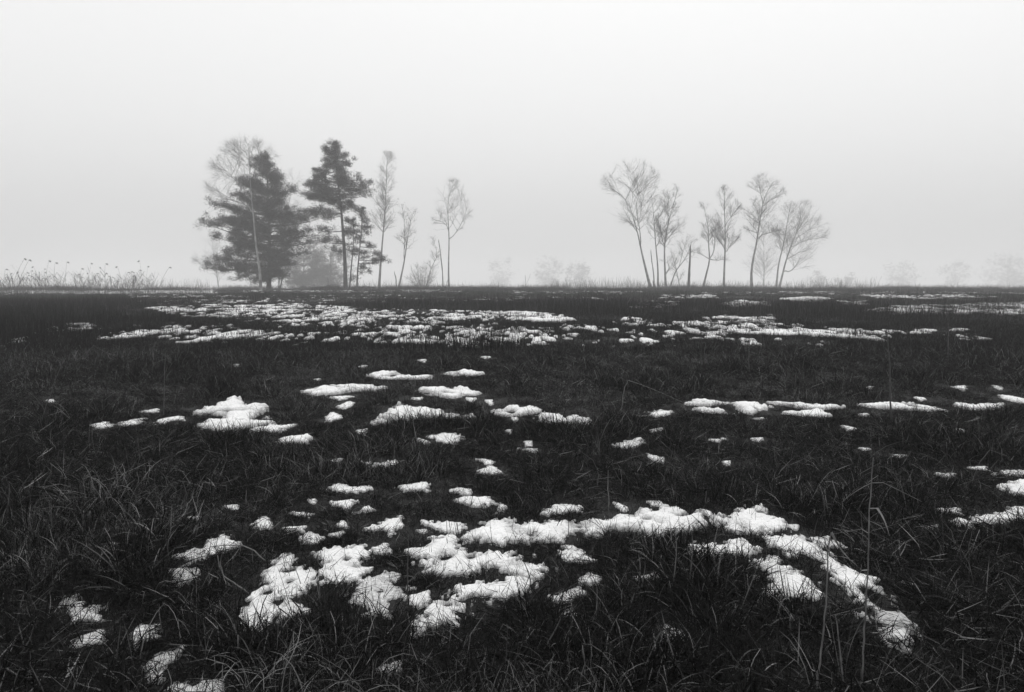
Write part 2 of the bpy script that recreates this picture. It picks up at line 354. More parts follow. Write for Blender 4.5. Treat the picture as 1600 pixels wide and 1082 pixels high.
def patch_sd(e, x, y):
    d = poly_sd(x, y * e['k'], e['P'])
    a = min(.05, .06 + .0 * e['w'], .14 * e['w'])
    yk = y * e['k']
    d = d + a * (.4 * vnoise(x / .15 + 3, yk / .15) + .6 * vnoise(x / .05, yk / .05 + 9) + .7 * vnoise(x / .022, yk / .03 + 31) + .6 * vnoise(x / .011, yk / .02 + 3)) + .012 + min(.008, .03 * e['w'])
    if e['w'] > .22:                                   # tufts that have melted through
        d = np.minimum(d, .045 * (.66 - vnoise(x / .11 + 70, yk / .13)) / .5 + .01 * vnoise(x / .03, yk / .03))
    for hx, hy, r in e['hs']:
        d = np.minimum(d, np.hypot(x - hx, (y - hy) * e['k']) - r + .02 * vnoise(x / .04, y / .04))
    return d
def snow_mesh(e, mbq):
    x0, x1, y0, y1 = e['box']
    step = max(.0075, e['D'] * .0022)
    nx, ny = int((x1 - x0) / step) + 2, min(260, int((y1 - y0) * e['k'] / step) + 2)
    X, Y = np.meshgrid(np.linspace(x0, x1, nx), np.linspace(y0, y1, ny))
    d = patch_sd(e, X, Y)
    t = e['t'] * (.16 + .16 * min(1, max(0, e['D'] - 3) / 4)); wdt = .05 + t * 1.2
    prof = np.where(d > 0, t * np.clip(1 - (1 - np.clip(d / wdt, 0, 1)) ** 2.2, 0, 1), -.03)
    bump = 1 + .5 * vnoise(X / .28 + 5, Y / .34) + .28 * vnoise(X / .1, Y / .12) + .12 * vnoise(X / .04, Y / .05)
    Z = H(X, Y) + np.where(prof > 0, prof * bump + .007, prof)
    k = d > 0
    cell = k[:-1, :-1] | k[1:, :-1] | k[:-1, 1:] | k[1:, 1:]
    ii = (np.arange(ny - 1)[:, None] * nx + np.arange(nx - 1)[None])[cell]
    if not len(ii): return False
    F = np.stack([ii, ii + 1, ii + nx + 1, ii + nx], -1)
    u, inv = np.unique(F, return_inverse=True)
    mbq.add(np.stack([X, Y, Z], -1).reshape(-1, 3)[u], inv.reshape(-1, 4))
    mbq.thin = getattr(mbq, 'thin', []) + [np.clip(1 - d.ravel()[u] / min(.05, .012 + .05 * e['w']), 0, 1) * .95]
    return True
for px, label, th, holes, mi in PATCH:
    e = prep(px, holes, th)
    mb = MB()
    if snow_mesh(e, mb):
        c = ((e['box'][0] + e['box'][1]) / 2, (e['box'][2] + e['box'][3]) / 2, 0)
        c = (c[0], c[1], float(H(c[0], c[1])))
        o = mb.build('snow_patch', M['wet_snow' if mi else 'patch_snow'], loc=c)
        o.data.attributes.new('thin', 'FLOAT', 'POINT').data.foreach_set('value', np.concatenate(mb.thin).astype(np.float32))
        tag(o, label, 'snow patch', 'snow patches lying in the grass')
mb = MB()
for px in SCRAP:
    snow_mesh(prep(px, [], .032), mb)
# the broken belt of snow far out in the field: regions and how closely snow lies in them
BELT = [
 (pp((0,512),(140,508),(250,512),(250,522),(0,524)), .36), (pp((330,536),(640,536),(640,546),(330,544)), .33), (pp((960,530),(1300,532),(1300,541),(960,543)), .33),
 (pp((230,482),(330,478),(470,477),(560,482),(560,500),(400,500),(300,495)), .60), (pp((540,486),(640,484),(720,488),(790,484),(780,504),(640,503),(545,500)), .55),
 (pp((780,488),(840,490),(895,500),(860,504),(790,498)), .75), (pp((250,508),(420,502),(640,500),(800,505),(960,512),(1150,505),(1140,530),(960,538),(800,540),(640,537),(420,534),(260,528)), .50),
 (pp((130,520),(260,516),(340,520),(330,537),(200,534),(60,534)), .45), (pp((640,530),(800,532),(920,532),(900,546),(700,546)), .36), (pp((0,533),(40,531),(80,536),(30,546),(0,545)), .45),
 (pp((1060,506),(1200,507),(1300,515),(1390,524),(1385,534),(1280,524),(1180,521),(1080,522)), .66), (pp((1360,486),(1400,480),(1500,477),(1640,474),(1640,492),(1500,490),(1400,492)), .68),
 (pp((1130,476),(1160,471),(1195,474),(1200,481),(1150,480)), .62), (pp((1225,469),(1260,465),(1290,468),(1270,473)), .75), (pp((955,505),(980,498),(1010,502),(1000,510),(960,509)), .65),
 (pp((985,476),(1010,471),(1060,473),(1050,481),(990,481)), .42), (pp((1380,518),(1500,516),(1570,524),(1550,532),(1400,530)), .42), (pp((205,462),(330,460),(420,466),(400,480),(220,478)), .33),
 (pp((1090,496),(1200,494),(1210,503),(1100,504)), .45), (pp((1310,472),(1345,472),(1350,478),(1315,478)), .55), (pp((420,462),(800,460),(960,466),(950,474),(430,474)), .22),
 (pp((1040,462),(1110,461),(1120,466),(1040,467)), .5), (pp((1340,462),(1480,461),(1560,465),(1400,469)), .4), (pp((380,452),(720,452),(720,457),(380,457)), .35),
 (pp((0,455),(200,455),(330,452),(330,458),(0,460)), .5), (pp((800,456),(1000,456),(1000,461),(800,461)), .3), (pp((1100,457),(1340,456),(1600,459),(1600,462),(1100,460)), .3),
]
def belt_sd(x, y):
    px = CX + x / np.maximum(y, 1) * FPX
    # photograph row of the ground point (flat ground), used only to look up the regions traced above
    ang = np.arctan2(H(x, y) - CAM_H, y) + PITCH
    py = CY - np.tan(ang) * FPX
    px = CX + x / (y * math.cos(PITCH) - (H(x, y) - CAM_H) * math.sin(PITCH)) * FPX
    f = np.full(x.shape, -1.0)
    for P, q in BELT:
        sd = poly_sd(px, py * 6, np.array(P) * [1, 6])
        f = np.maximum(f, np.where(sd > -14, q + np.clip(sd, -14, 0) * .03, -1))
    n = .5 + .5 * (.8 * fbm(x / 1.0 + 50, y / 1.5, 2) + .6 * vnoise(x / .3 + 9, y / .6) + .75 * vnoise(x / .11 + 9, y / .35))
    return (f - n - .19)
yb = np.geomspace(12.5, 100, 620); sb = np.linspace(-.78, .78, 900)
X = sb[None] * yb[:, None]; Y = np.broadcast_to(yb[:, None], X.shape)
d = belt_sd(X, Y); k = d > 0
Z = H(X, Y) + np.where(k, .015 + .05 * np.sqrt(np.clip(d / .3, 0, 1)) * (1 + .3 * vnoise(X / .3, Y / .3)), -.03)
cell = k[:-1, :-1] | k[1:, :-1] | k[:-1, 1:] | k[1:, 1:]
ii = (np.arange(619)[:, None] * 900 + np.arange(899)[None])[cell]
F = np.stack([ii, ii + 1, ii + 901, ii + 900], -1); u, inv = np.unique(F, return_inverse=True)
mb.add(np.stack([X, Y, Z], -1).reshape(-1, 3)[u], inv.reshape(-1, 4)); mb.thin.append(np.clip(.5 - d.ravel()[u] / .15, 0, .6))
o = mb.build('snow_remnants', M['patch_snow'])
o.data.attributes.new('thin', 'FLOAT', 'POINT').data.foreach_set('value', np.concatenate(mb.thin).astype(np.float32))
tag(o, 'broken belt and flecks of melting snow across the dark field', 'snow', kind='stuff')

# ------------------------------------------------------------------ grass
GRASS = bpy.data.collections.new('grass_tufts')
def tuft(name, nb, L, rb, lean, bend, w, dry=.08, seg=5, tone=(.003, .012), drytone=(.04, .22)):
    n = nb
    r = rb * np.sqrt(rng.random(n)); a = rng.random(n) * 6.283
    root = np.stack([r * np.cos(a), r * np.sin(a), np.full(n, -.02)], 1)
    az = a + rng.normal(0, 1.5, n)
    th0 = np.abs(rng.normal(lean[0], lean[1], n)); bd = np.abs(rng.normal(bend[0], bend[1], n))
    ln = rng.uniform(L[0], L[1], n); wd = rng.uniform(.4, 1.35, n) * w
    kk = np.where(rng.random(n) < .3, rng.integers(1, seg, n), 99); kb = rng.uniform(.7, 1.9, n)   # snapped blades
    ax = np.stack([np.cos(az), np.sin(az)], 1)
    tw = rng.normal(0, .6, n)
    side = np.stack([-np.sin(az) * np.cos(tw), np.cos(az) * np.cos(tw), np.sin(tw)], 1)
    P = root.copy(); verts = []
    swerve = rng.normal(0, .25, n)
    for k in range(seg + 1):
        t = k / seg
        ww = wd * (1 - t ** 2.2) * (.75 if k == 0 else 1) + .0004
        q = P.copy(); q[:, 2] = np.maximum(q[:, 2], -.02 if k == 0 else .008)
        verts.append(np.stack([q - side * ww[:, None] / 2, q + side * ww[:, None] / 2], 1))
        th = th0 + bd * t ** 1.4 + np.where(k >= kk, kb, 0)
        c, s = np.cos(swerve * t), np.sin(swerve * t)
        dx = ax[:, 0] * c - ax[:, 1] * s; dy = ax[:, 0] * s + ax[:, 1] * c
        st = ln / seg
        P = P + np.stack([np.sin(th) * dx, np.sin(th) * dy, np.cos(th)], 1) * st[:, None]
    V = np.stack(verts, 1).reshape(n, -1, 3)           # n, 2*(seg+1), 3
    m = 2 * (seg + 1)
    base = (np.arange(n) * m)[:, None] + (np.arange(seg) * 2)[None]
    F = np.stack([base, base + 1, base + 3, base + 2], -1).reshape(-1, 4)
    q = MB(); q.add(V.reshape(-1, 3), F)
    o = q.build(name, M['blade'], smooth=False)
    tn = rng.uniform(tone[0], tone[1], n); dm = rng.random(n) < dry
    tn = np.where(dm, rng.uniform(drytone[0], drytone[1], n), tn)
    at_ = o.data.attributes.new('tone', 'FLOAT', 'POINT')
    vt = np.repeat(tn, m)
    at_.data.foreach_set('value', vt.astype(np.float32))
    COL.objects.unlink(o); GRASS.objects.link(o)
KINDS = []
def kinds(tagname, cnt, *a, **k):
    st = len(KINDS)
    for i in range(cnt):
        tuft('tuft_%03d' % len(KINDS), *a, **k); KINDS.append(tagname)
    return st, len(KINDS)
T_SHORT = kinds('short', 7, 34, (.05, .13), .09, (.6, .4), (.8, .6), .0034, dry=.08)
T_LONG = kinds('long', 6, 34, (.10, .25), .08, (.5, .4), (1.4, .6), .0040, dry=.09)
T_MAT = kinds('mat', 7, 30, (.07, .20), .13, (1.15, .3), (.5, .4), .0038, dry=.10)
T_SHORTD = kinds('shortd', 4, 34, (.07, .17), .09, (.5, .35), (.9, .5), .0034, dry=.38)
T_LONGD = kinds('longd', 4, 32, (.12, .27), .08, (.6, .4), (1.4, .6), .0038, dry=.30)
T_FARD = kinds('fard', 3, 44, (.10, .24), .26, (.4, .25), (.8, .4), .0065, dry=.12, seg=3, drytone=(.03, .14))
T_STIFF = kinds('stiff', 6, 5, (.05, .16), .06, (.4, .3), (.35, .3), .0034, dry=.03)
T_FAR = kinds('far', 6, 44, (.06, .19), .26, (.55, .4), (.7, .5), .0060, dry=.08, seg=3, drytone=(.04, .16))
T_FARTALL = kinds('fartall', 4, 26, (.2, .5), .4, (.12, .12), (.35, .25), .009, dry=.03, seg=3, drytone=(.03, .12))
T_STIFFAR = kinds('stiffar', 4, 12, (.06, .17), .16, (.2, .2), (.3, .25), .007, dry=.03, seg=3)
T_DRY = kinds('dry', 3, 7, (.22, .42), .05, (.3, .25), (1.0, .6), .0030, dry=.75)

def near_snow(x, y):
    """clearance from the nearest traced snow, metres (negative = under snow)"""
    best = np.full(x.shape, 9.0)
    for e in PREP:
        x0, x1, y0, y1 = e['box']; mg = .6
        m = (x > x0 - mg) & (x < x1 + mg) & (y > y0 - mg - 1) & (y < y1 + mg)
        if m.any():
            best[m] = np.minimum(best[m], -patch_sd(e, x[m], y[m]))
    return best
PX, PY, PI, PS, PR = [], [], [], [], []
def emit(x, y, idx, sc, tilt):
    n = len(x)
    PX.append(x); PY.append(y); PI.append(idx); PS.append(sc)
    PR.append(np.stack([rng.normal(0, tilt, n), rng.normal(0, tilt, n), rng.random(n) * 6.283], 1))
def pick(T, n): return rng.integers(T[0], T[1], n)
def field(d0, d1, dens, margin=.86):
    wmax = d1 * margin + .8
    n = int((d1 - d0) * 2 * wmax * dens)
    y = rng.uniform(d0, d1, n); x = rng.uniform(-wmax, wmax, n)
    k = np.abs(x) < y * margin + .8
    return x[k], y[k]
for d0, d1, dens in ((1.0, 3.6, 430), (3.6, 7.0, 300), (7.0, 13.0, 130)):
    x, y = field(d0, d1, dens)
    n = len(x)
    c = near_snow(x, y)
    tus = fbm(x / .55 + 11, y / .8 + 4, 2)             # where the tussocks are
    big = fbm(x / 2.3, y / 3.0 + 30, 2)
    idx = pick(T_SHORT, n)
    lg = (tus > .2) & (rng.random(n) < .6); mt = (~lg) & (rng.random(n) < .55)
    idx = np.where(lg, pick(T_LONG, n), np.where(mt, pick(T_MAT, n), idx))
    hm = .62 - .24 * sstep((y - 3) / 3)
    hf = hm + (1 - hm) * sstep((c - .02) / (.10 + .03 * d0))
    pale = fbm(x / 1.1 + 90, y / 1.3, 2) > .22 + .25 * (x > .4)
    idx = np.where(pale & lg, pick(T_LONGD, n), np.where(pale, pick(T_SHORTD, n), idx))
    idx = np.where(c < .05, pick(T_SHORT, n), idx)
    sc = rng.uniform(.7, 1.25, n) * hf * (1 + .3 * big) * (1 + .25 * np.clip(tus, 0, 1))
    if d0 > 5: sc = sc * 1.1
    keep = (c > -.004)
    spike = (c <= .012) & (c > -.30) & (rng.random(n) < np.where(c > -.035, .5, .06))
    emit(x[keep], y[keep], idx[keep], sc[keep], .24)
    emit(x[spike], y[spike], pick(T_STIFF, spike.sum()), rng.uniform(.5, 1.15, spike.sum()), .2)
    nr = np.repeat(np.nonzero((c > .012) & (c < .45))[0], 2); m = len(nr)      # low thatch pressed flat beside the snow
    xx, yy = x[nr] + rng.normal(0, .05, m), y[nr] + rng.normal(0, .05, m); k = near_snow(xx, yy) > .008; xx, yy = xx[k], yy[k]
    emit(xx, yy, np.where(rng.random(len(xx)) < .6, pick(T_MAT, len(xx)), pick(T_SHORT, len(xx))), rng.uniform(.35, .7, len(xx)), .2)
x, y = field(1.2, 13, 3.2); c = near_snow(x, y); k = c > .1
emit(x[k], y[k], pick(T_DRY, k.sum()), rng.uniform(.6, 1.15, k.sum()), .2)
for d0, d1, dens in ((13, 22, 60), (22, 40, 26), (40, 62, 11), (62, 140, 4.6)):
    x, y = field(d0, d1, dens, .84)
    n = len(x); b = belt_sd(x, y); c = near_snow(x, y)
    inb = b > -.22
    tl = fbm(x / 6 + 70, y / 9, 2)
    idx = np.where((tl > .1) & (rng.random(n) < .22) & (~inb), pick(T_FARTALL, n), np.where(fbm(x / 2.5 + 20, y / 4, 3) > .0, pick(T_FARD, n), pick(T_FAR, n)))
    sc = rng.uniform(.7, 1.2, n) * np.where(inb, .5, 1) * (.35 + .65 * sstep((c - .01) / .4))
    sc = sc * (1 + .3 * tl) * (.75 + .25 * sstep((-b - .1) / .5))
    keep = (b < -.02) & (c > .01)
    emit(x[keep], y[keep], idx[keep], sc[keep], .12)
    sp = (b > -.05) & (b < .35) & (rng.random(n) < .15 + .75 * (vnoise(x / .5, y / .7 + 60) > .1))
    emit(x[sp], y[sp], pick(T_STIFFAR, sp.sum()), rng.uniform(.5, 1.9, sp.sum()), .2)
x, y = field(96, 141, 2.2, .84); k = fbm(x / 5 + 12, y / 9, 3) > .12       # rank grass and low brush on the crest
emit(x[k], y[k], pick(T_FARTALL, k.sum()), rng.uniform(.9, 2.2, k.sum()), .16)
for d0, d1, dens in ((13, 22, 46), (22, 40, 26)):      # tussocks standing out of the snow belt
    x, y = field(d0, d1, dens, .84); b = belt_sd(x, y)
    k = (b > -.3) & (vnoise(x / .45 + 33, y / .8) + .6 * vnoise(x / .17, y / .3 + 5) > .28)
    emit(x[k], y[k], np.where(rng.random(k.sum()) < .5, pick(T_FAR, k.sum()), pick(T_STIFFAR, k.sum())), rng.uniform(.45, 1.15, k.sum()), .2)
PX, PY, PI, PS, PR = map(np.concatenate, (PX, PY, PI, PS, PR))
me = bpy.data.meshes.new('meadow_grass')
me.vertices.add(len(PX))
me.vertices.foreach_set('co', np.stack([PX, PY, H(PX, PY) - .004], 1).astype(np.float32).ravel())
me.attributes.new('idx', 'INT', 'POINT').data.foreach_set('value', PI.astype(np.int32))
me.attributes.new('scl', 'FLOAT', 'POINT').data.foreach_set('value', PS.astype(np.float32))
me.attributes.new('rot', 'FLOAT_VECTOR', 'POINT').data.foreach_set('vector', PR.astype(np.float32).ravel())
grass = bpy.data.objects.new('meadow_grass', me); COL.objects.link(grass)
tag(grass, 'dark tangled winter grass covering the whole field', 'grass', kind='stuff')
me.materials.append(M['blade'])
nt = bpy.data.node_groups.new('scatter_tufts', 'GeometryNodeTree')
nt.interface.new_socket('Geometry', in_out='INPUT', socket_type='NodeSocketGeometry')
nt.interface.new_socket('Geometry', in_out='OUTPUT', socket_type='NodeSocketGeometry')
gi, go = nt.nodes.new('NodeGroupInput'), nt.nodes.new('NodeGroupOutput')
ip = nt.nodes.new('GeometryNodeInstanceOnPoints'); ci = nt.nodes.new('GeometryNodeCollectionInfo')
ci.inputs['Collection'].default_value = GRASS
ci.inputs['Separate Children'].default_value = True; ci.inputs['Reset Children'].default_value = True
def named(t, nm):
    a = nt.nodes.new('GeometryNodeInputNamedAttribute'); a.data_type = t; a.inputs['Name'].default_value = nm; return a.outputs['Attribute']
nt.links.new(gi.outputs[0], ip.inputs['Points']); nt.links.new(ci.outputs[0], ip.inputs['Instance'])
ip.inputs['Pick Instance'].default_value = True
nt.links.new(named('INT', 'idx'), ip.inputs['Instance Index'])
nt.links.new(named('FLOAT_VECTOR', 'rot'), ip.inputs['Rotation'])
nt.links.new(named('FLOAT', 'scl'), ip.inputs['Scale'])
nt.links.new(ip.outputs[0], go.inputs[0])
grass.modifiers.new('scatter', 'NODES').node_group = nt

# ------------------------------------------------------------------ trees
def line(px, depth, wander=.0):
    """pixel polyline of an upright thing standing at a given depth -> points in space"""
    y = 0; out = []
    for i, (a, b) in enumerate(px):
        out.append(at(a, b, depth + y)); y += random.gauss(0, wander)
    return np.array(out)
def refine(P, n, jit=0):
    P = np.asarray(P, float); s = np.concatenate([[0], np.cumsum(np.linalg.norm(np.diff(P, axis=0), axis=1))])
    t = np.linspace(0, s[-1], n)
    # smooth interpolation
    Q = np.stack([np.interp(t, s, P[:, k]) for k in range(3)], 1)
    for _ in range(2):
        Q[1:-1] = .25 * Q[:-2] + .5 * Q[1:-1] + .25 * Q[2:]
    if jit: Q[1:] += rng.normal(0, jit, (n - 1, 3))
    return Q
def unit(v): return v / (np.linalg.norm(v) + 1e-9)
TW = []
def flush_twigs(mb, inside=None, droop=-.25):
    A = np.array(TW); TW.clear()
    if not len(A): return
    n = len(A); p, d, L, r = A[:, :3], A[:, 3:6], A[:, 6:7], A[:, 7:8]
    m = p + d * L * .5 + rng.normal(0, .06, (n, 3)) * L
    d2 = d + rng.normal(0, .25, (n, 3)) + [0, 0, droop]; d2 /= np.linalg.norm(d2, axis=1)[:, None]
    e = m + d2 * L * .5
    s = np.cross(d, rng.normal(0, 1, (n, 3))); s /= np.linalg.norm(s, axis=1)[:, None]; t = np.cross(d, s)
    ang = np.arange(3) * 2.0944
    ring = lambda c, q: c[:, None] + q[:, None] * (np.cos(ang)[None, :, None] * s[:, None] + np.sin(ang)[None, :, None] * t[:, None])
    r = r * .62; V = np.concatenate([ring(p, r), ring(m, r * .75), e[:, None]], 1).reshape(-1, 3)
    b = (np.arange(n) * 7)[:, None, None]
    n0 = mb.n
    mb.add(V, (b + np.array([[0, 1, 4, 3], [1, 2, 5, 4], [2, 0, 3, 5]])[None]).reshape(-1, 4))
    mb.f.append(n0 + (b + np.array([[3, 4, 6], [4, 5, 6], [5, 3, 6]])[None]).reshape(-1, 3))
def stand(P, sink=.15):
    """bring the foot of a polyline down to the ground"""
    P = P.copy(); P[0, 2] = float(H(P[0, 0], P[0, 1])) - sink; return P
def grow(mb, p, d, L, r, lvl, env, up, kids):
    if lvl >= 3:
        TW.append((*p, *d, L, r)); return
    n = 6 if lvl == 1 else (5 if lvl == 2 else 3)
    pts = [p]; dd = d.copy()
    for k in range(n):
        dd = unit(dd + rng.normal(0, .09, 3) + np.array([0, 0, up]))
        q = pts[-1] + dd * L / n
        if env is not None and not env(q): break
        pts.append(q)
    if len(pts) < 2: return
    pts = np.array(pts)
    mb.tube(pts, np.linspace(r, r * .35, len(pts)), 4 if lvl == 1 else 3)
    m = kids[lvl - 1]
    for _ in range(m):
        t = rng.uniform(.2, 1) * (len(pts) - 1); i = min(int(t), len(pts) - 2)
        q = pts[i] + (pts[i + 1] - pts[i]) * (t - i)
        ax = unit(pts[i + 1] - pts[i])
        nd = unit(ax + rng.normal(0, .55, 3) + np.array([0, 0, .04]))
        grow(mb, q, nd, L * rng.uniform(.3, .6) + (.25 if lvl == 2 else 0), r * .5, lvl + 1, env, up * (.6 if lvl == 1 else -.8), kids)
def bare_tree(name, label, cat, depth, trunk, r0, env, limbs=(), spawn=(.35, 1.0), nb=24, kids=(8, 5), Lr=(.5, 1.0), spread=.95, up=.04,
              bark='birch', group='bare birches in the fog', r1=.022, twd=-.05, far=1.5):
    nb = int(nb * 1.9); kids = (max(3, kids[0] - 2), kids[1] + 3)
    depth *= far; r0 *= .35 + .65 * far; r1 *= .35 + .65 * far
    P = refine(stand(line(trunk, depth, .12)), 14)
    base = P[0].copy(); base[2] += .15
    root = empty(name, base, label, cat, group)
    q = MB(); tt = np.linspace(0, 1, len(P))
    q.tube(P, r0 * (1 - .86 * tt ** .8) * (1 + .5 * np.exp(-tt * 14)), 7)
    q.build('trunk', M[bark], root, loc=base)
    lines = [(P, r0, spawn)]
    for lm in limbs:
        Q = refine(line(lm, depth, .25), 9)
        # begin the limb on the trunk
        j = np.argmin(np.linalg.norm((P - Q[0])[:, [0, 2]], axis=1)); Q[0] = P[j]
        rr = r0 * (1 - .86 * tt[j] ** .8) * .75
        q = MB(); q.tube(Q, np.linspace(rr, rr * .25, len(Q)), 6); q.build('limb', M[bark], root, loc=base)
        lines.append((Q, rr, (.25, 1.0)))
    cx, cy_, rx, ry = env
    cc = at(cx, cy_, depth); RX = rx * depth / FPX; RY = ry * depth / FPX
    def inside(p):
        e = ((p[0] - cc[0]) / RX) ** 2 + ((p[1] - depth) / RX) ** 2 + ((p[2] - cc[2]) / RY) ** 2
        return e < 1
    mb = MB()
    tot = sum(np.linalg.norm(np.diff(l[0], axis=0), axis=1).sum() * (l[2][1] - l[2][0]) for l in lines)
    for L_, rr, (a, b) in lines:
        ln = np.linalg.norm(np.diff(L_, axis=0), axis=1).sum() * (b - a)
        for k in range(max(3, int(nb * ln / tot))):
            t = rng.uniform(a, b) * (len(L_) - 1); i = min(int(t), len(L_) - 2)
            p = L_[i] + (L_[i + 1] - L_[i]) * (t - i)
            az = rng.random() * 6.283
            ax = unit(L_[i + 1] - L_[i])
            d = unit(ax * .8 + spread * np.array([math.cos(az), math.sin(az), .1]))
            fr_ = (t / (len(L_) - 1) - a) / (b - a + 1e-6)
            Lb = RX * rng.uniform(*Lr) * (1.2 - .45 * fr_)
            grow(mb, p, d, Lb, r1 * (1.1 - .6 * fr_), 1, inside if inside(p) else None, up, kids)
    flush_twigs(mb, droop=twd)
    if mb.n: stuff_part(mb.build('crown', M['twig'], root, loc=base))
    return root
def needles(mb, C, rad, n, L=(.16, .30), w=.05):
    """n needle sprays round each puff centre"""
    C = np.repeat(np.asarray(C), n, 0); rad = np.repeat(np.asarray(rad), n)
    m = len(C)
    o = rng.normal(0, .5, (m, 3)); o[:, 2] *= .8
    d = o + rng.normal(0, .5, (m, 3)); d[:, 2] = d[:, 2] * .8 + .3
    d /= np.linalg.norm(d, axis=1)[:, None]
    p = C + o * rad[:, None]
    s = np.cross(d, rng.normal(0, 1, (m, 3))); s /= np.linalg.norm(s, axis=1)[:, None]
    l = rng.uniform(*L, m)[:, None]; ww = w * rng.uniform(.6, 1.2, m)[:, None]
    V = np.stack([p - s * ww / 2, p + s * ww / 2, p + d * l], 1).reshape(-1, 3)
    mb.add(V, np.arange(m * 3).reshape(-1, 3))
def pine(name, label, depth, trunk, r0, prof, boughs=(), nbr=46, t0=.2, puff=.42, npuff=70, group='pines in the fog', sc=1.0, extra=None, droop=0.0, cat='pine tree'):
    P = refine(stand(line(trunk, depth, .06)), 16)
    base = P[0].copy(); base[2] += .15
    root = empty(name, base, label, cat, group)
    tt = np.linspace(0, 1, len(P)); q = MB(); q.tube(P, r0 * (1 - .9 * tt) * (1 + .4 * np.exp(-tt * 16)) + .015, 8)
    q.build('trunk', M['bark'], root, loc=base)
    pr = sorted(prof); py_ = [a[0] for a in pr]; xl = [a[1] for a in pr]; xr = [a[2] for a in pr]
    br, nd = MB(), MB(); C, RD = [], []
    mpp = depth / FPX
    def bough(p, tip, dens=1.0):
        v = tip - p; L = np.linalg.norm(v)
        mid = p + v * .5 + np.array([0, 0, -.06 * L + droop * L])
        Q = refine(np.array([p, mid, tip]), 7)
        br.tube(Q, np.linspace(.02 + .013 * L, .012, 7) * sc, 4)
        m = max(2, int(L / (.33 * sc) * dens))
        for _ in range(m):
            t = 1 - .72 * rng.random() ** 1.3; i = min(int(t * 6), 5)
            c = Q[i] + (Q[i + 1] - Q[i]) * (t * 6 - i)
            lat = rng.normal(0, .13 * L * (1.1 - t) + .16 * sc, 3); lat[2] = abs(lat[2]) * 1.2 - .08
            e = c + lat
            if np.linalg.norm(lat) > .25: br.tube(np.array([c, (c + e) / 2 + [0, 0, .03], e]), [.016 * sc, .012 * sc, .008 * sc], 3)
            C.append(e); RD.append(puff * rng.uniform(.55, 1.1) * sc)
    for k in range(nbr):
        f = (k + rng.random()) / nbr
        yp = py_[0] + (py_[-1] - py_[0]) * f
        zt = at(CX, yp, depth)[2]
        p = np.array([np.interp(zt, P[:, 2], P[:, j]) for j in range(3)])
        a = rng.random() * 6.283
        pxc = CX + p[0] / mpp
        l = (pxc - np.interp(yp, py_, xl)) * mpp; r = (np.interp(yp, py_, xr) - pxc) * mpp
        L = (r if math.cos(a) > 0 else l); L = abs(math.cos(a)) * L + (1 - abs(math.cos(a))) * .5 * (abs(l) + abs(r))
        L = max(.25, L) * rng.uniform(.7, 1.0)
        rise = .35 * (1 - f) + .05
        bough(p - np.array([0, 0, L * rise * .7]), p + np.array([math.cos(a) * L, math.sin(a) * L * .8, L * rise * .3]))
    for x, y in boughs:
        tip = at(x, y, depth + rng.normal(0, .6)); L0 = abs(tip[0] - np.interp(tip[2], P[:, 2], P[:, 0]))
        z = tip[2] + rng.uniform(-.25, .05) * L0
        z = min(max(z, P[3, 2]), P[-2, 2])
        p = np.array([np.interp(z, P[:, 2], P[:, j]) for j in range(3)])
        bough(p, tip, 1.25)
    top = P[-1]
    for k in range(6): C.append(top + rng.normal(0, .12, 3) - [0, 0, .22 * k * sc]); RD.append((.10 + .05 * k) * sc)
    needles(nd, C, RD, npuff, (.16 * sc, .30 * sc), .05 * sc)
    stuff_part(br.build('branches', M['bark'], root, loc=base))
    stuff_part(nd.build('crown', M['needle'], root, smooth=False, loc=base))
    return root
def z1(*p): return [(280 + x / 3.865, 200 + y / 3.865) for x, y in p]
def z2(*p): return [(560 + x / 4.163, 220 + y / 4.163) for x, y in p]
def z3(*p): return [(920 + x / 4.329, 230 + y / 4.329) for x, y in p]
def z5(*p): return [(1060 + x / 4.704, 250 + y / 4.704) for x, y in p]
def prof1(*p): return [(200 + y / 3.865, 280 + a / 3.865, 280 + b / 3.865) for y, a, b in p]

# --- left group
pine('pine_tree', 'broadest bushy dark pine on the left, behind a pale birch stem', 88, z1((540,975),(545,800),(545,600),(535,400),(525,160)), .24,
     prof1((170,505,540), (230,455,590), (310,370,650), (400,350,700), (480,370,680), (540,300,700), (600,270,770), (690,290,800), (760,280,700), (830,260,690), (880,330,650), (930,400,640)),
     boughs=z1((200,455),(260,470),(140,572),(190,580),(240,560),(215,660),(215,790),(155,848),(220,860),(320,925),(700,380),(780,520),(770,560),(850,510),(880,540),(790,620),(830,690),(770,755),(690,825),(650,905),(620,930),(440,945)), nbr=165, npuff=80, puff=.5)
pine('pine_tree', 'tall open-crowned pine just right of the broad bushy one', 86, z1((1005,978),(1000,760),(990,650),(980,500),(965,380),(945,200),(938,85)), .22,
     prof1((95,925,950), (170,885,985), (220,880,1040), (280,815,1035), (350,775,1090), (400,765,1100), (450,820,1080), (500,870,1040)),
     boughs=z1((880,140),(878,190),(1015,165),(1050,215),(812,265),(812,300),(770,345),(755,400),(790,425),(860,500),(1160,345),(1140,380),(1150,410),(1085,310),(800,510),(870,540),(830,620),(825,680),(870,670),(905,735),(940,745),(1060,640)), nbr=74, npuff=80, puff=.46)
pine('young_pine', 'slender young pine leaning against the right of the open-crowned pine', 85, z1((1070,950),(1080,830),(1095,680),(1105,560),(1103,480)), .09,
     prof1((485,1095,1110), (560,1060,1150), (640,1040,1150), (690,1080,1130)),
     boughs=z1((1160,600),(1130,570),(1050,480),(1200,760),(1230,790),(1262,800),(1190,720),(1155,870),(1120,840),(1140,750),(1020,740)), nbr=16, npuff=64, puff=.38, t0=.3)
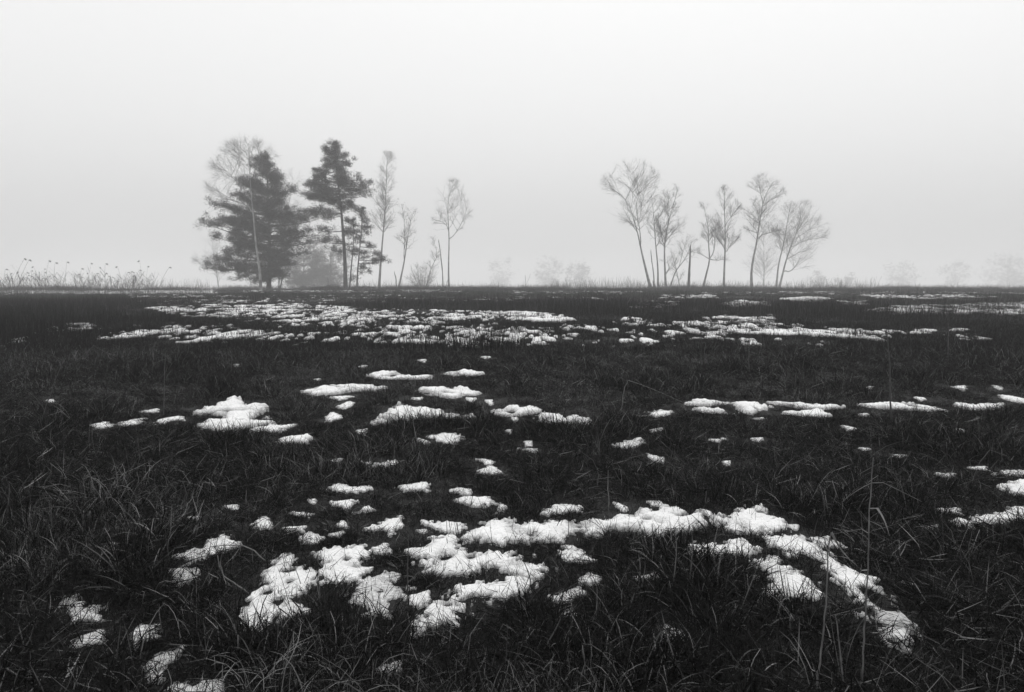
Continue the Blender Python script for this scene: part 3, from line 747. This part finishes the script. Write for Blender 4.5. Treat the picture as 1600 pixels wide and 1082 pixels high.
pine('young_pine', 'thin young pine wedged between the open-crowned pine and the leaning one', 85.4, z1((1028,955),(1035,880),(1048,760),(1055,650),(1050,550)), .08,
     prof1((560,1040,1065), (620,1000,1080), (700,1010,1090), (760,1020,1080)), boughs=z1((985,620),(1000,560),(1085,760),(1090,690),(1045,910),(1060,935)), nbr=14, npuff=60, puff=.36)
bare_tree('birch_tree', 'pale crooked birch in front of the broad dark pine', 'birch tree', 84.5, z1((493,978),(490,850),(465,750),(455,600),(440,450),(425,330),(430,200),(415,95)), .17,
     (388, 292, 62, 74), limbs=[z1((430,420),(340,320),(270,240),(225,215)), z1((432,330),(470,220),(500,150)), z1((440,480),(330,440),(240,390)), z1((430,250),(370,170),(340,140))],
     spawn=(.5, 1), nb=34, kids=(10, 6), bark='pale_birch', up=.0, twd=-.5, far=1.0, group='bare birches of the left group')
bare_tree('birch_tree', 'faint birch crown showing behind the right shoulder of the broad pine', 'birch tree', 118, z1((600,990),(610,800),(640,600),(670,420),(690,300)), .15,
     (455, 310, 30, 50), spawn=(.5, 1), nb=22, kids=(9, 6), group='bare birches of the left group')
bare_tree('birch_tree', 'faint low birch boughs left of the broad pine', 'birch tree', 135, z1((240,985),(225,860),(205,760),(200,690)), .14,
     (333, 405, 32, 42), limbs=[z1((225,870),(150,830),(95,800))], spawn=(.15, 1), nb=24, kids=(9, 6), group='bare birches of the left group')
bare_tree('birch_tree', 'thin forked stem at the right foot of the broad pine', 'birch tree', 87, z1((605,978),(620,920),(640,850),(650,800)), .11, (446, 425, 14, 24), spawn=(.4, 1), nb=8, kids=(4, 3), bark='bark', far=1.0, group='bare birches of the left group')
bare_tree('birch_tree', 'tall straight birch with an oval crown right of the pines', 'birch tree', 87, z2((133,975),(150,720),(160,620),(175,450),(180,300),(188,90)), .17,
     (606, 300, 27, 62), spawn=(.42, 1), nb=46, kids=(9, 5), spread=1.0, up=.06, group='bare birches of the left group')
bare_tree('birch_tree', 'twin-stemmed leaning birch with a broken thick top', 'birch tree', 86, z2((258,975),(300,780),(325,600),(340,520),(356,470)), .14,
     (638, 345, 17, 36), limbs=[z2((295,790),(297,720),(300,640),(302,540),(285,430))], spawn=(.5, 1), nb=24, kids=(7, 5), group='bare birches of the left group')
bare_tree('birch_tree', 'lone slim birch with a right fork beside the bush', 'birch tree', 88, z2((588,958),(585,800),(592,650),(582,500),(578,380),(600,300),(640,262)), .13,
     (706, 330, 32, 50), limbs=[z2((595,645),(650,580),(685,510),(705,450)), z2((582,560),(560,540),(515,518)), z2((582,480),(640,430),(680,380))], spawn=(.5, 1), nb=30, kids=(8, 5), group='bare birches of the left group')
bare_tree('sapling', 'bent bare sapling rising from the bush', 'tree', 86.5, z2((440,960),(450,900),(490,790),(520,750),(500,690),(485,640)), .07, (676, 390, 13, 24), spawn=(.4, 1), nb=14, kids=(6, 4), bark='bark', group='bare birches of the left group', r1=.02)

def snag(label, depth, px, r0, twigs=()):
    depth *= 1.5; r0 *= 1.35
    P = refine(stand(line(px, depth, .05)), 12, .012)
    base = P[0].copy(); base[2] += .15
    root = empty('dead_tree', base, label, 'dead tree', 'broken dead trunks')
    q = MB(); t = np.linspace(0, 1, 12)
    q.tube(P, r0 * (1 - .5 * t) * (1 + .5 * np.exp(-t * 9)) * (1 + .12 * rng.normal(0, 1, 12)), 7); q.build('trunk', M['bark'], root, loc=base)
    q = MB()
    top = P[-1]
    for k in range(3):
        e = top + np.array([rng.normal(0, .06), rng.normal(0, .06), rng.uniform(.15, .4)])
        q.tube(np.array([top - [0, 0, .1], (top + e) / 2, e]), [r0 * .4, r0 * .22, .004], 4)
    q.build('splintered_top', M['bark'], root, loc=base)
    for tw in twigs:
        q = MB(); Q = refine(line(tw, depth), 6); q.tube(Q, np.linspace(.03, .012, 6), 4); q.build('limb', M['bark'], root, loc=base)
snag('short broken stump beside the twin-stemmed birch', 86, z2((245,965),(246,910),(243,885),(235,862)), .09)
snag('thin leaning dead pole between the bush and the lone slim birch', 87, z2((550,955),(548,870),(540,780),(530,700),(522,652)), .08)
snag('wavy thin dead stem beside the foot of the forked leaning birch', 82, z3((440,955),(440,860),(425,770),(420,705)), .09)
snag('thick pointed dead trunk standing amid the right group', 80, z3((675,965),(680,830),(685,750),(687,672)), .17)

# --- right group
RG = 'bare birches of the right group'
bare_tree('birch_tree', 'tallest left-leaning forked birch at the left of the right group', 'birch tree', 83, z3((422,972),(385,830),(350,680),(330,570),(295,470),(283,415)), .2,
     (987, 301, 50, 52), limbs=[z3((285,425),(240,340),(180,280),(108,212)), z3((288,420),(320,330),(370,260),(430,185),(452,160)), z3((292,400),(300,300),(290,135)), z3((355,680),(345,540),(315,430),(335,320)), z3((345,500),(355,400),(375,320))],
     spawn=(.7, 1), nb=46, kids=(8, 5), Lr=(.4, .85), group=RG)
bare_tree('birch_tree', 'upright slender birch right of the tallest leaning one', 'birch tree', 82, z3((468,968),(468,800),(450,650),(443,500),(425,330)), .13,
     (1024, 335, 22, 42), limbs=[z3((458,690),(500,560),(560,460),(575,420)), z3((445,520),(490,450),(520,400))], spawn=(.45, 1), nb=28, kids=(8, 5), group=RG)
bare_tree('birch_tree', 'dense round-crowned birch in the cluster beside the slender one', 'birch tree', 81.5, z3((522,968),(512,780),(510,650),(540,500),(570,400),(600,290)), .15,
     (1049, 343, 24, 54), limbs=[z3((518,860),(548,820),(530,770)), z3((512,680),(480,560),(470,480)), z3((515,640),(580,570),(620,520)), z3((535,520),(535,400),(545,300))], spawn=(.4, 1), nb=44, kids=(8, 5), group=RG)
bare_tree('birch_tree', 'low crooked two-legged birch left of the thick dead trunk', 'birch tree', 80.5, z3((545,958),(575,870),(592,825),(640,780),(680,700),(702,625)), .1,
     (1070, 392, 22, 34), limbs=[z3((592,825),(572,760),(560,720)), z3((617,965),(600,860),(592,825)), z3((610,810),(640,700),(660,630))], spawn=(.5, 1), nb=20, kids=(6, 4), group=RG, r1=.022)
bare_tree('birch_tree', 'bowed birch forking low right of the thick dead trunk', 'birch tree', 82.5, z5((180,952),(205,830),(240,725),(215,650),(230,530),(200,420),(190,350)), .14,
     (1106, 356, 22, 50), limbs=[z5((240,725),(270,650),(265,560),(280,470)), z5((235,735),(180,700),(130,680)), z5((245,735),(300,740))], spawn=(.5, 1), nb=34, kids=(8, 5), group=RG)
bare_tree('birch_tree', 'straight birch with upswept branches in the middle of the right group', 'birch tree', 81, z5((333,955),(338,770),(345,650),(345,550),(340,400),(335,205)), .15,
     (1135, 345, 25, 55), limbs=[z5((345,690),(390,610),(450,570)), z5((345,660),(300,590),(280,560)), z5((342,480),(400,400),(455,330))], spawn=(.38, 1), nb=42, kids=(8, 5), spread=.7, up=.1, group=RG)
bare_tree('birch_tree', 'tall curving birch with mottled stem right of the middle one', 'birch tree', 79, z5((542,968),(530,830),(550,720),(580,600),(590,490),(615,350),(640,230),(700,160)), .17,
     (1194, 325, 35, 54), limbs=[z5((592,560),(650,540),(770,510)), z5((617,350),(680,290),(740,240)), z5((620,310),(600,230),(585,150)), z5((590,470),(540,430),(510,410)), z5((585,540),(530,520),(500,515))], spawn=(.42, 1), nb=44, kids=(8, 5), group=RG)
bare_tree('birch_tree', 'fainter birch behind, left stem of the fan-crowned pair', 'birch tree', 104, z5((718,962),(735,760),(775,620),(800,460),(820,350)), .17,
     (1232, 352, 26, 42), limbs=[z5((778,610),(740,560),(710,540))], spawn=(.45, 1), nb=34, kids=(8, 6), group=RG)
bare_tree('birch_tree', 'fainter birch with a wide wind-swept fan crown at far right', 'birch tree', 103, z5((738,958),(790,740),(840,600),(890,490),(960,400)), .18,
     (1256, 368, 38, 54), limbs=[z5((835,640),(930,590),(1085,570)), z5((850,590),(950,520),(1040,470)), z5((860,550),(900,450),(890,330)), z5((775,800),(790,835),(830,820),(880,760),(900,700)), z5((800,730),(870,690),(920,660))], spawn=(.4, 1), nb=52, kids=(8, 6), group=RG)
bare_tree('birch_tree', 'ghostly straight birch deep in the fog behind the curving one', 'birch tree', 150, z5((628,965),(630,800),(628,600),(622,500)), .15,
     (1190, 395, 34, 50), spawn=(.15, 1), nb=40, kids=(9, 6), group=RG)

# --- bush and heather mounds by the left group
b0 = at(661, 452, 129); b0[2] = float(H(b0[0], b0[1]))
root = empty('bush', b0, 'bare many-stemmed bush between the twin birch and the lone slim birch', 'bush')
for k in range(20):
    a = rng.random() * 6.283; sp = rng.uniform(.25, 1.0)
    q = MB(); L = rng.uniform(2.0, 4.2)
    e = b0 + np.array([math.cos(a) * sp * 3.2, math.sin(a) * sp * 2.0, L * 1.45 * (1.1 - .5 * sp)])
    Q = refine(np.array([b0 + [math.cos(a) * .25, math.sin(a) * .2, -.1], (b0 + e) / 2 + [math.cos(a) * .3, 0, -.15], e]), 7, .03)
    q.tube(Q, np.linspace(.035, .008, 7), 4); q.build('stem', M['bark'], root, loc=b0)
    if k == 0: tw = MB()
    for _ in range(22):
        i = rng.integers(1, 6); d = unit((Q[i + 1] - Q[i]) + rng.normal(0, .25, 3) * np.linalg.norm(Q[i + 1] - Q[i]) * 3)
        grow(tw, Q[i], d, rng.uniform(.5, 1.3), .013, 2, None, .05, (5, 4))
flush_twigs(tw, droop=.1); stuff_part(tw.build('crown', M['twig'], root, loc=b0))
def mound(px, py, depth, w, h, label):
    c = at(px, py, depth); c[2] = float(H(c[0], c[1])); q = MB(); n = 900
    a, r = rng.random(n) * 6.283, np.sqrt(rng.random(n))
    p = np.stack([r * np.cos(a) * w, r * np.sin(a) * w * .6, (1 - r ** 2) * h * rng.uniform(.2, 1, n)], 1) + c
    d = rng.normal(0, .5, (n, 3)); d[:, 2] = np.abs(d[:, 2]) + .4; d /= np.linalg.norm(d, axis=1)[:, None]
    s = np.cross(d, rng.normal(0, 1, (n, 3))); s /= np.linalg.norm(s, axis=1)[:, None]
    q.add(np.stack([p - s * .04, p + s * .04, p + d * .3], 1).reshape(-1, 3), np.arange(n * 3).reshape(-1, 3))
    # woody core
    k = 9; aa = np.arange(k) * 6.283 / k
    ring = lambda rr, z: np.stack([rr * w * np.cos(aa), rr * w * .6 * np.sin(aa), np.full(k, z)], 1) + c
    core = np.concatenate([ring(.95, -.15), ring(.75, .45 * h), ring(.35, .8 * h), [c + [0, 0, .86 * h]]])
    F4 = np.array([[L * k + i, L * k + (i + 1) % k, (L + 1) * k + (i + 1) % k, (L + 1) * k + i] for L in range(2) for i in range(k)])
    q.add(core, F4); q.add(core, np.array([[2 * k + i, 2 * k + (i + 1) % k, 3 * k] for i in range(k)]))
    tag(q.build('heather_mound', M['needle'], smooth=False, loc=c), label, 'shrub', 'low heather mounds under the trees')
mound(571, 452, 86, 2.3, .42, 'long low dark mound at the foot of the open-crowned pine')
mound(503, 452, 88, 1.0, .32, 'small dark mound left of the open-crowned pine')
mound(727, 453, 130, 2.4, .65, 'rounded dark mound right of the lone slim birch')
mound(690, 453, 129, 2.6, .4, 'flat dark mound at the foot of the lone slim birch')
mound(1108, 455, 122, 3.2, .45, 'low dark mound at the foot of the bowed birch')
mound(1048, 455, 121, 2.4, .4, 'low dark mound under the two-legged birch')

# --- trees almost lost in the fog
def ghost(label, depth, x, ytop, ybot, hw, nbr=40, sh=1.0):
    h = ybot - ytop; mpp = depth / FPX
    P = refine(stand(line([(x, ybot + 6), (x + 1, ybot - h * .5), (x, ytop + h * .1)], depth, .1)), 8)
    base = P[0].copy(); base[2] += .15
    root = empty('distant_tree', base, label, 'tree', 'trees almost lost in the fog')
    q = MB(); q.tube(P, np.linspace(.3, .05, 8), 6); q.build('trunk', M['bark'], root, loc=base)
    br, nd = MB(), MB(); C = []
    for k in range(nbr):                              # lobes of an uneven crown
        f = rng.random() ** .8; wv = math.sin(math.pi * min(1, .22 + .62 * f)) * hw
        lx = x + rng.uniform(-1, 1) * wv * (1 if rng.random() < .5 else sh); ly = ytop + h * (.06 + .9 * f)
        c = at(lx, ly, depth); c[1] += rng.uniform(-1, 1) * wv * mpp
        i = int(np.argmin(np.abs(P[:, 2] - (c[2] - .12 * h * mpp)))); br.tube(refine(np.array([P[i], (P[i] + c) / 2 + [0, 0, .05 * h * mpp], c]), 5), np.linspace(.08, .02, 5), 3)
        m = 16; o = rng.normal(0, 1, (m, 3)) * np.array([.24, .24, .2]) * hw * mpp * rng.uniform(.6, 1.1)
        C.append(c + o)
    C = np.concatenate(C)
    needles(nd, C, np.full(len(C), .05 * hw * mpp + .25), 22, (.25, .5), .05 + .0003 * depth)
    stuff_part(br.build('branches', M['bark'], root, loc=base)); stuff_part(nd.build('crown', M['needle'], root, smooth=False, loc=base))
ghost('dark dense conifer mass glimpsed between the two big pines', 190, 474, 380, 450, 36, 70)
ghost('dense conifer behind the gap left of the open-crowned pine', 200, 516, 386, 450, 30, 60)
ghost('rounded ghostly tree left of the pair at the picture centre', 547, 857, 402, 448, 19)
ghost('rounded ghostly tree right of the pair at the picture centre', 532, 901, 412, 448, 18)
ghost('faintest smudge of a tree right of the lone slim birch', 636, 784, 402, 450, 18)
ghost('small ghostly tree right of the fan-crowned birch', 500, 1281, 420, 452, 13, 26)
ghost('low ghostly bush farther right of the fan-crowned birch', 480, 1321, 427, 452, 11, 20)
ghost('ghostly tree in the middle of the right horizon', 562, 1410, 408, 452, 20)
ghost('slim ghostly tree left of the rightmost one', 592, 1492, 404, 452, 16)
ghost('largest ghostly tree at the right edge', 503, 1574, 394, 452, 30, 60)

# ------------------------------------------------------------------ reeds on the far left
def reed_proto(h, plume, lean):
    L = np.array([[0, 0, 0], [lean * .2, 0, h * .4], [lean * .6, .02, h * .75], [lean, .03, h]])
    P = refine(L, 8)
    root = bpy.data.objects.new('reed', None); COL.objects.link(root); root.empty_display_size = .1
    q = MB(); q.tube(P, np.linspace(.008, .0035, 8), 4); q.build('stem', M['reed'], root)
    for k in range(4):
        t = rng.uniform(.25, .85); i = int(t * 7); p = P[i]; a = rng.choice([0, math.pi]) + rng.normal(0, .5); l = rng.uniform(.25, .55)
        d = np.array([math.cos(a), math.sin(a), 0]); s = np.array([-math.sin(a), math.cos(a), 0]) * .013
        A, B, Cc = p, p + d * l * .5 + [0, 0, l * .45], p + d * l + [0, 0, l * rng.uniform(.1, .7)]
        q = MB(); q.add([A - s, A + s, B + s * 1.2, B - s * 1.2, Cc], [[0, 1, 2], [0, 2, 3], [3, 2, 4]]); q.build('leaf', M['reed'], root, smooth=False)
    if plume:
        q = MB(); n = 40; t = rng.random(n); side = 1 if lean > 0 else -1
        p = P[-1] + np.stack([side * (.07 * t), rng.normal(0, .02, n), .02 - .02 * t + .04 * (t - t ** 2)], 1)
        d = np.stack([side * rng.uniform(.2, 1, n), rng.normal(0, .4, n), rng.normal(0, .35, n)], 1); d /= np.linalg.norm(d, axis=1)[:, None]
        s = np.cross(d, rng.normal(0, 1, (n, 3))); s /= np.linalg.norm(s, axis=1)[:, None]
        q.add(np.stack([p - s * .006, p + s * .006, p + d * rng.uniform(.05, .13, n)[:, None] * [1, 1, .5]], 1).reshape(-1, 3), np.arange(n * 3).reshape(-1, 3))
        q.build('plume', M['reed'], root, smooth=False)
    return root
def copy_tree(o):
    c = o.copy(); COL.objects.link(c)
    for ch in o.children:
        k = ch.copy(); COL.objects.link(k); k.parent = c
    return c
protos = [reed_proto(h, pl, ln) for h, pl, ln in ((1.0, 1, .35), (1.0, 1, -.25), (1.0, 1, .5), (1.0, 1, .15), (1.0, 0, .2), (1.0, 0, -.3), (1.0, 0, .45))]
used = set()
REEDS = [(17,404,'pair'), (26,407,None), (5,422,None), (70,408,None), (84,412,None), (101,411,None), (66,418,None), (134,412,None), (122,420,None), (153,419,None), (164,413,None), (194,417,None), (190,427,None), (223,410,'lone'), (230,420,None), (246,418,None), (48,424,None), (142,429,None), (160,432,None), (120,430,None), (35,426,None), (202,432,None)]
spots = [(x, y, lb, True) for x, y, lb in REEDS]
for _ in range(215):
    x = rng.uniform(-8, 240)
    spots.append((x, rng.uniform(422, 447), None, rng.random() < .12))
for i, (x, ytop, lb, pl) in enumerate(spots):
    depth = rng.uniform(58, 70) if i >= len(REEDS) else rng.uniform(58, 63)
    p = at(x, 455, depth); p[2] = float(H(p[0], p[1])) - .05
    hh = at(x, ytop, depth)[2] - p[2]
    pi = int(rng.integers(0, 4)) if pl else int(rng.integers(4, 7))
    o = protos[pi] if pi not in used else copy_tree(protos[pi])
    used.add(pi)
    o.location = p; o.scale = (min(hh, 1.6), 1.0, hh); o.rotation_euler = (float(rng.normal(0, .06)), float(rng.normal(0, .10)), float(rng.normal(0, .9)))
    lab = 'dry reed stalk in the thin reed bed at the far left'
    if lb == 'pair': lab = 'tallest plumed reed near the left edge'
    elif lb == 'lone': lab = 'tall plumed reed near the right end of the reed bed'
    tag(o, lab, 'reed', 'reeds in the far left bed')
for k, p_ in enumerate(protos):
    if k not in used:
        for ch in list(p_.children): bpy.data.objects.remove(ch)
        bpy.data.objects.remove(p_)

# thin weeds along the crest of the field, too many and too fine to count
q = MB()
def weeds(px0, px1, d0, d1, n, hr, r=.006):
    for _ in range(n):
        dp = rng.uniform(d0, d1); x = (rng.uniform(px0, px1) - CX) / FPX * dp; z = float(H(x, dp)) - .05; h = rng.uniform(*hr)
        b = rng.normal(0, .18, 2) * h
        q.tube(np.array([[x, dp, z], [x + b[0] * .3, dp, z + h * .5], [x + b[0], dp + b[1], z + h]]), [r, r * .9, r * .4], 3)
weeds(-40, 330, 55, 74, 1500, (.3, 1.5), .005); weeds(860, 1000, 110, 130, 420, (.6, 2.4), .016); weeds(1240, 1370, 110, 132, 300, (.6, 2.3), .016); weeds(-60, 1660, 60, 138, 2900, (.25, .9), .009); weeds(860, 1360, 112, 138, 1100, (.4, 1.7), .018); weeds(540, 860, 105, 138, 600, (.3, 1.2), .018); weeds(-60, 560, 80, 126, 800, (.3, 1.0), .014); weeds(1340, 1680, 100, 136, 600, (.3, 1.2), .016); weeds(540, 780, 112, 132, 320, (.4, 1.8), .016); weeds(-60, 1660, 28, 60, 1300, (.15, .55), .005); weeds(980, 1260, 108, 126, 500, (.4, 1.6), .016)
tag(q.build('dry_weeds', M['reed']), 'fine dry weeds bristling along the far edge of the field', 'weeds', kind='stuff')

# ------------------------------------------------------------------ single stalks
def stalk(px, label, r=.004, m='stalk', side=(), leaves=(), name='dead_stalk', group=None):
    gx, gy = ground(*px[0]); D = float(gy)
    P = stand(line(px, D, .01), .03); n = max(6, 3 * len(px))
    base = P[0].copy(); base[2] += .03
    root = empty(name, base, label, 'plant stalk', group)
    Q = refine(P, n, .0015 * D / 3); q = MB(); q.tube(Q, np.linspace(r, r * .45, n), 5); q.build('stem', M[m], root, loc=base)
    for s in side:
        S = refine(line(s, D, .05), 6); S[0] = Q[np.argmin(np.linalg.norm(Q - S[0], axis=1))]
        q = MB(); q.tube(S, np.linspace(r * .42, r * .18, 6), 4); q.build('side_shoot', M[m], root, loc=base)
    for s in leaves:
        S = refine(line(s, D, .04), 6); S[0] = Q[np.argmin(np.linalg.norm(Q - S[0], axis=1))]
        w = np.linspace(.006, .0008, 6)[:, None] * np.array([[.8, .5, .2]]); q = MB()
        Vv = np.stack([S - w, S + w], 1).reshape(-1, 3); i = np.arange(5) * 2
        q.add(Vv, np.stack([i, i + 1, i + 3, i + 2], -1)); q.build('leaf', M[m], root, smooth=False, loc=base)
    return root
stalk([(1345,1078),(1350,980),(1355,915),(1357,865),(1357,825),(1360,770),(1365,715)], 'tallest branching stalk rising through the lower right snow ribbon', .0032, 'straw',
      side=[[(1357,825),(1330,830),(1300,835)], [(1362,755),(1340,765),(1315,785)], [(1366,748),(1400,764),(1440,784)]], leaves=[[(1363,785),(1380,805),(1390,838)], [(1356,880),(1335,905),(1318,940)], [(1352,960),(1330,1000),(1322,1040)]])
stalk([(1275,1078),(1285,1000),(1295,900),(1290,865),(1300,832)], 'kinked pale stalk left of the tallest branching stalk', .0035, 'straw', leaves=[[(1300,835),(1320,870),(1340,885)]])
stalk([(1320,1078),(1312,1010),(1306,960)], 'short pale stalk between the two tallest lower right stalks', .0035, 'straw')
stalk([(952,806),(951,770),(950,735)], 'single upright pale stem behind the long wavy snow bank', .004, 'straw')
stalk([(971,640),(974,612),(982,594)], 'pale upright blade in the middle of the field', .007, 'straw', side=[[(982,594),(1020,608),(1065,628)]])
stalk([(1393,660),(1391,590),(1386,520)], 'tall dark stalk in front of the widest snow blade', .009, 'stalk')
stalk([(400,928),(372,915),(345,900),(340,868)], 'bent broken twig in the left foreground grass', .004, 'straw', side=[[(345,900),(342,880),(352,850)]])
stalk([(425,880),(395,856),(360,850),(330,856)], 'arched pale stem above the bent broken twig', .004, 'straw')
stalk([(60,665),(80,610),(100,560)], 'slanting pale stem at the left of the middle grass', .006, 'stalk', side=[[(70,640),(55,620),(40,610)]])
stalk([(256,652),(256,600),(258,552)], 'thin upright stem above the left snow heap', .006, 'stalk')
stalk([(637,944),(637,890),(638,835)], 'thin upright stem between the grainy patch and the pierced patch', .003, 'stalk')
stalk([(384,790),(385,766)], 'tiny white upright stub in the left middle grass', .004, 'straw')
stalk([(362,588),(361,548)], 'short upright stem in the middle grass left of centre', .006, 'stalk')
stalk([(975,480),(986,464),(998,449),(1000,458),(1001,471)], 'bold dark bent stalk folded like an A in the far field', .03, 'stalk', side=[[(986,464),(992,456),(998,452)]])
stalk([(820,464),(821,445),(821,430)], 'dark forked stalk against the fog at the centre', .022, 'stalk', side=[[(821,447),(826,437),(829,428)], [(820,455),(816,447),(818,440)], [(820,452),(825,455)]])
stalk([(775,476),(773,458),(775,446)], 'thin dark stalk left of the forked centre stalk', .014, 'stalk', side=[[(774,452),(778,450)]])
stalk([(908,478),(907,460),(906,446)], 'left of two upright stalks right of centre', .018, 'stalk')
stalk([(917,476),(917,460),(916,444)], 'right of two upright stalks right of centre', .018, 'stalk')
stalk([(515,462),(514,448),(511,433)], 'twiggy dark sprig in front of the gap between the pines', .018, 'stalk', side=[[(514,452),(519,444)], [(513,444),(509,438)]])
stalk([(491,468),(491,452)], 'short dark post-like stalk left of the twiggy sprig', .03, 'stalk')
stalk([(601,462),(605,452),(600,441)], 'dark sprig in front of the straight oval birch', .018, 'stalk', side=[[(603,455),(608,446),(610,440)], [(606,458),(614,448)]])
stalk([(697,470),(696,455),(699,438)], 'dark sprig in front of the lone slim birch', .02, 'stalk', side=[[(696,452),(692,444)], [(697,460),(703,448)]])
stalk([(1435,480),(1433,462),(1434,452),(1430,445)], 'crooked thin stalk on the right horizon', .014, 'stalk', side=[[(1433,458),(1435,448)]])
stalk([(1347,472),(1348,455),(1347,444)], 'thin stalk standing left of the crooked one on the right', .014, 'stalk', side=[[(1348,455),(1350,451)]])
stalk([(1558,488),(1562,470),(1564,456)], 'thick dark stalk over the far right snow strip', .026, 'stalk')
stalk([(1571,478),(1571,454)], 'thin stalk right of the thick one over the snow strip', .012, 'stalk')
stalk([(1164,476),(1165,460)], 'stubby dark stalk in front of the right group', .03, 'stalk')
stalk([(1298,478),(1298,464)], 'stubby dark stalk right of the right group', .022, 'stalk')
stalk([(1482,560),(1482,505)], 'slender stem in the right far grass', .012, 'stalk')
stalk([(1170,585),(1171,528)], 'slender stem in the grass below the right group', .009, 'stalk')

# ------------------------------------------------------------------ fog
x1, y0, y1, zb, zt = 1160.0, -40.0, 1230.0, -10.0, 24.0
hv = np.array([[sx * x1, yy, zz] for zz in (zb, zt) for yy in (y0, y1) for sx in (-1, 1)])
mb = MB(); mb.add(hv, [[0, 2, 3, 1], [4, 5, 7, 6], [0, 1, 5, 4], [2, 6, 7, 3], [0, 4, 6, 2], [1, 3, 7, 5]])
hm = bpy.data.materials.new('fog'); hm.use_nodes = True
N = hm.node_tree.nodes; N.clear()
ho = N.new('ShaderNodeOutputMaterial'); pv = N.new('ShaderNodeVolumePrincipled')
pv.inputs['Color'].default_value = (.88, .88, .88, 1); pv.inputs['Density'].default_value = HAZE_DENSITY; pv.inputs['Anisotropy'].default_value = .0
hm.cycles.volume_sampling = 'DISTANCE'; hm.cycles.homogeneous_volume = True
hm.node_tree.links.new(pv.outputs[0], ho.inputs['Volume'])
haze = mb.build('haze', hm, smooth=False)
tag(haze, 'even pale winter fog over the whole field', 'fog', kind='stuff')
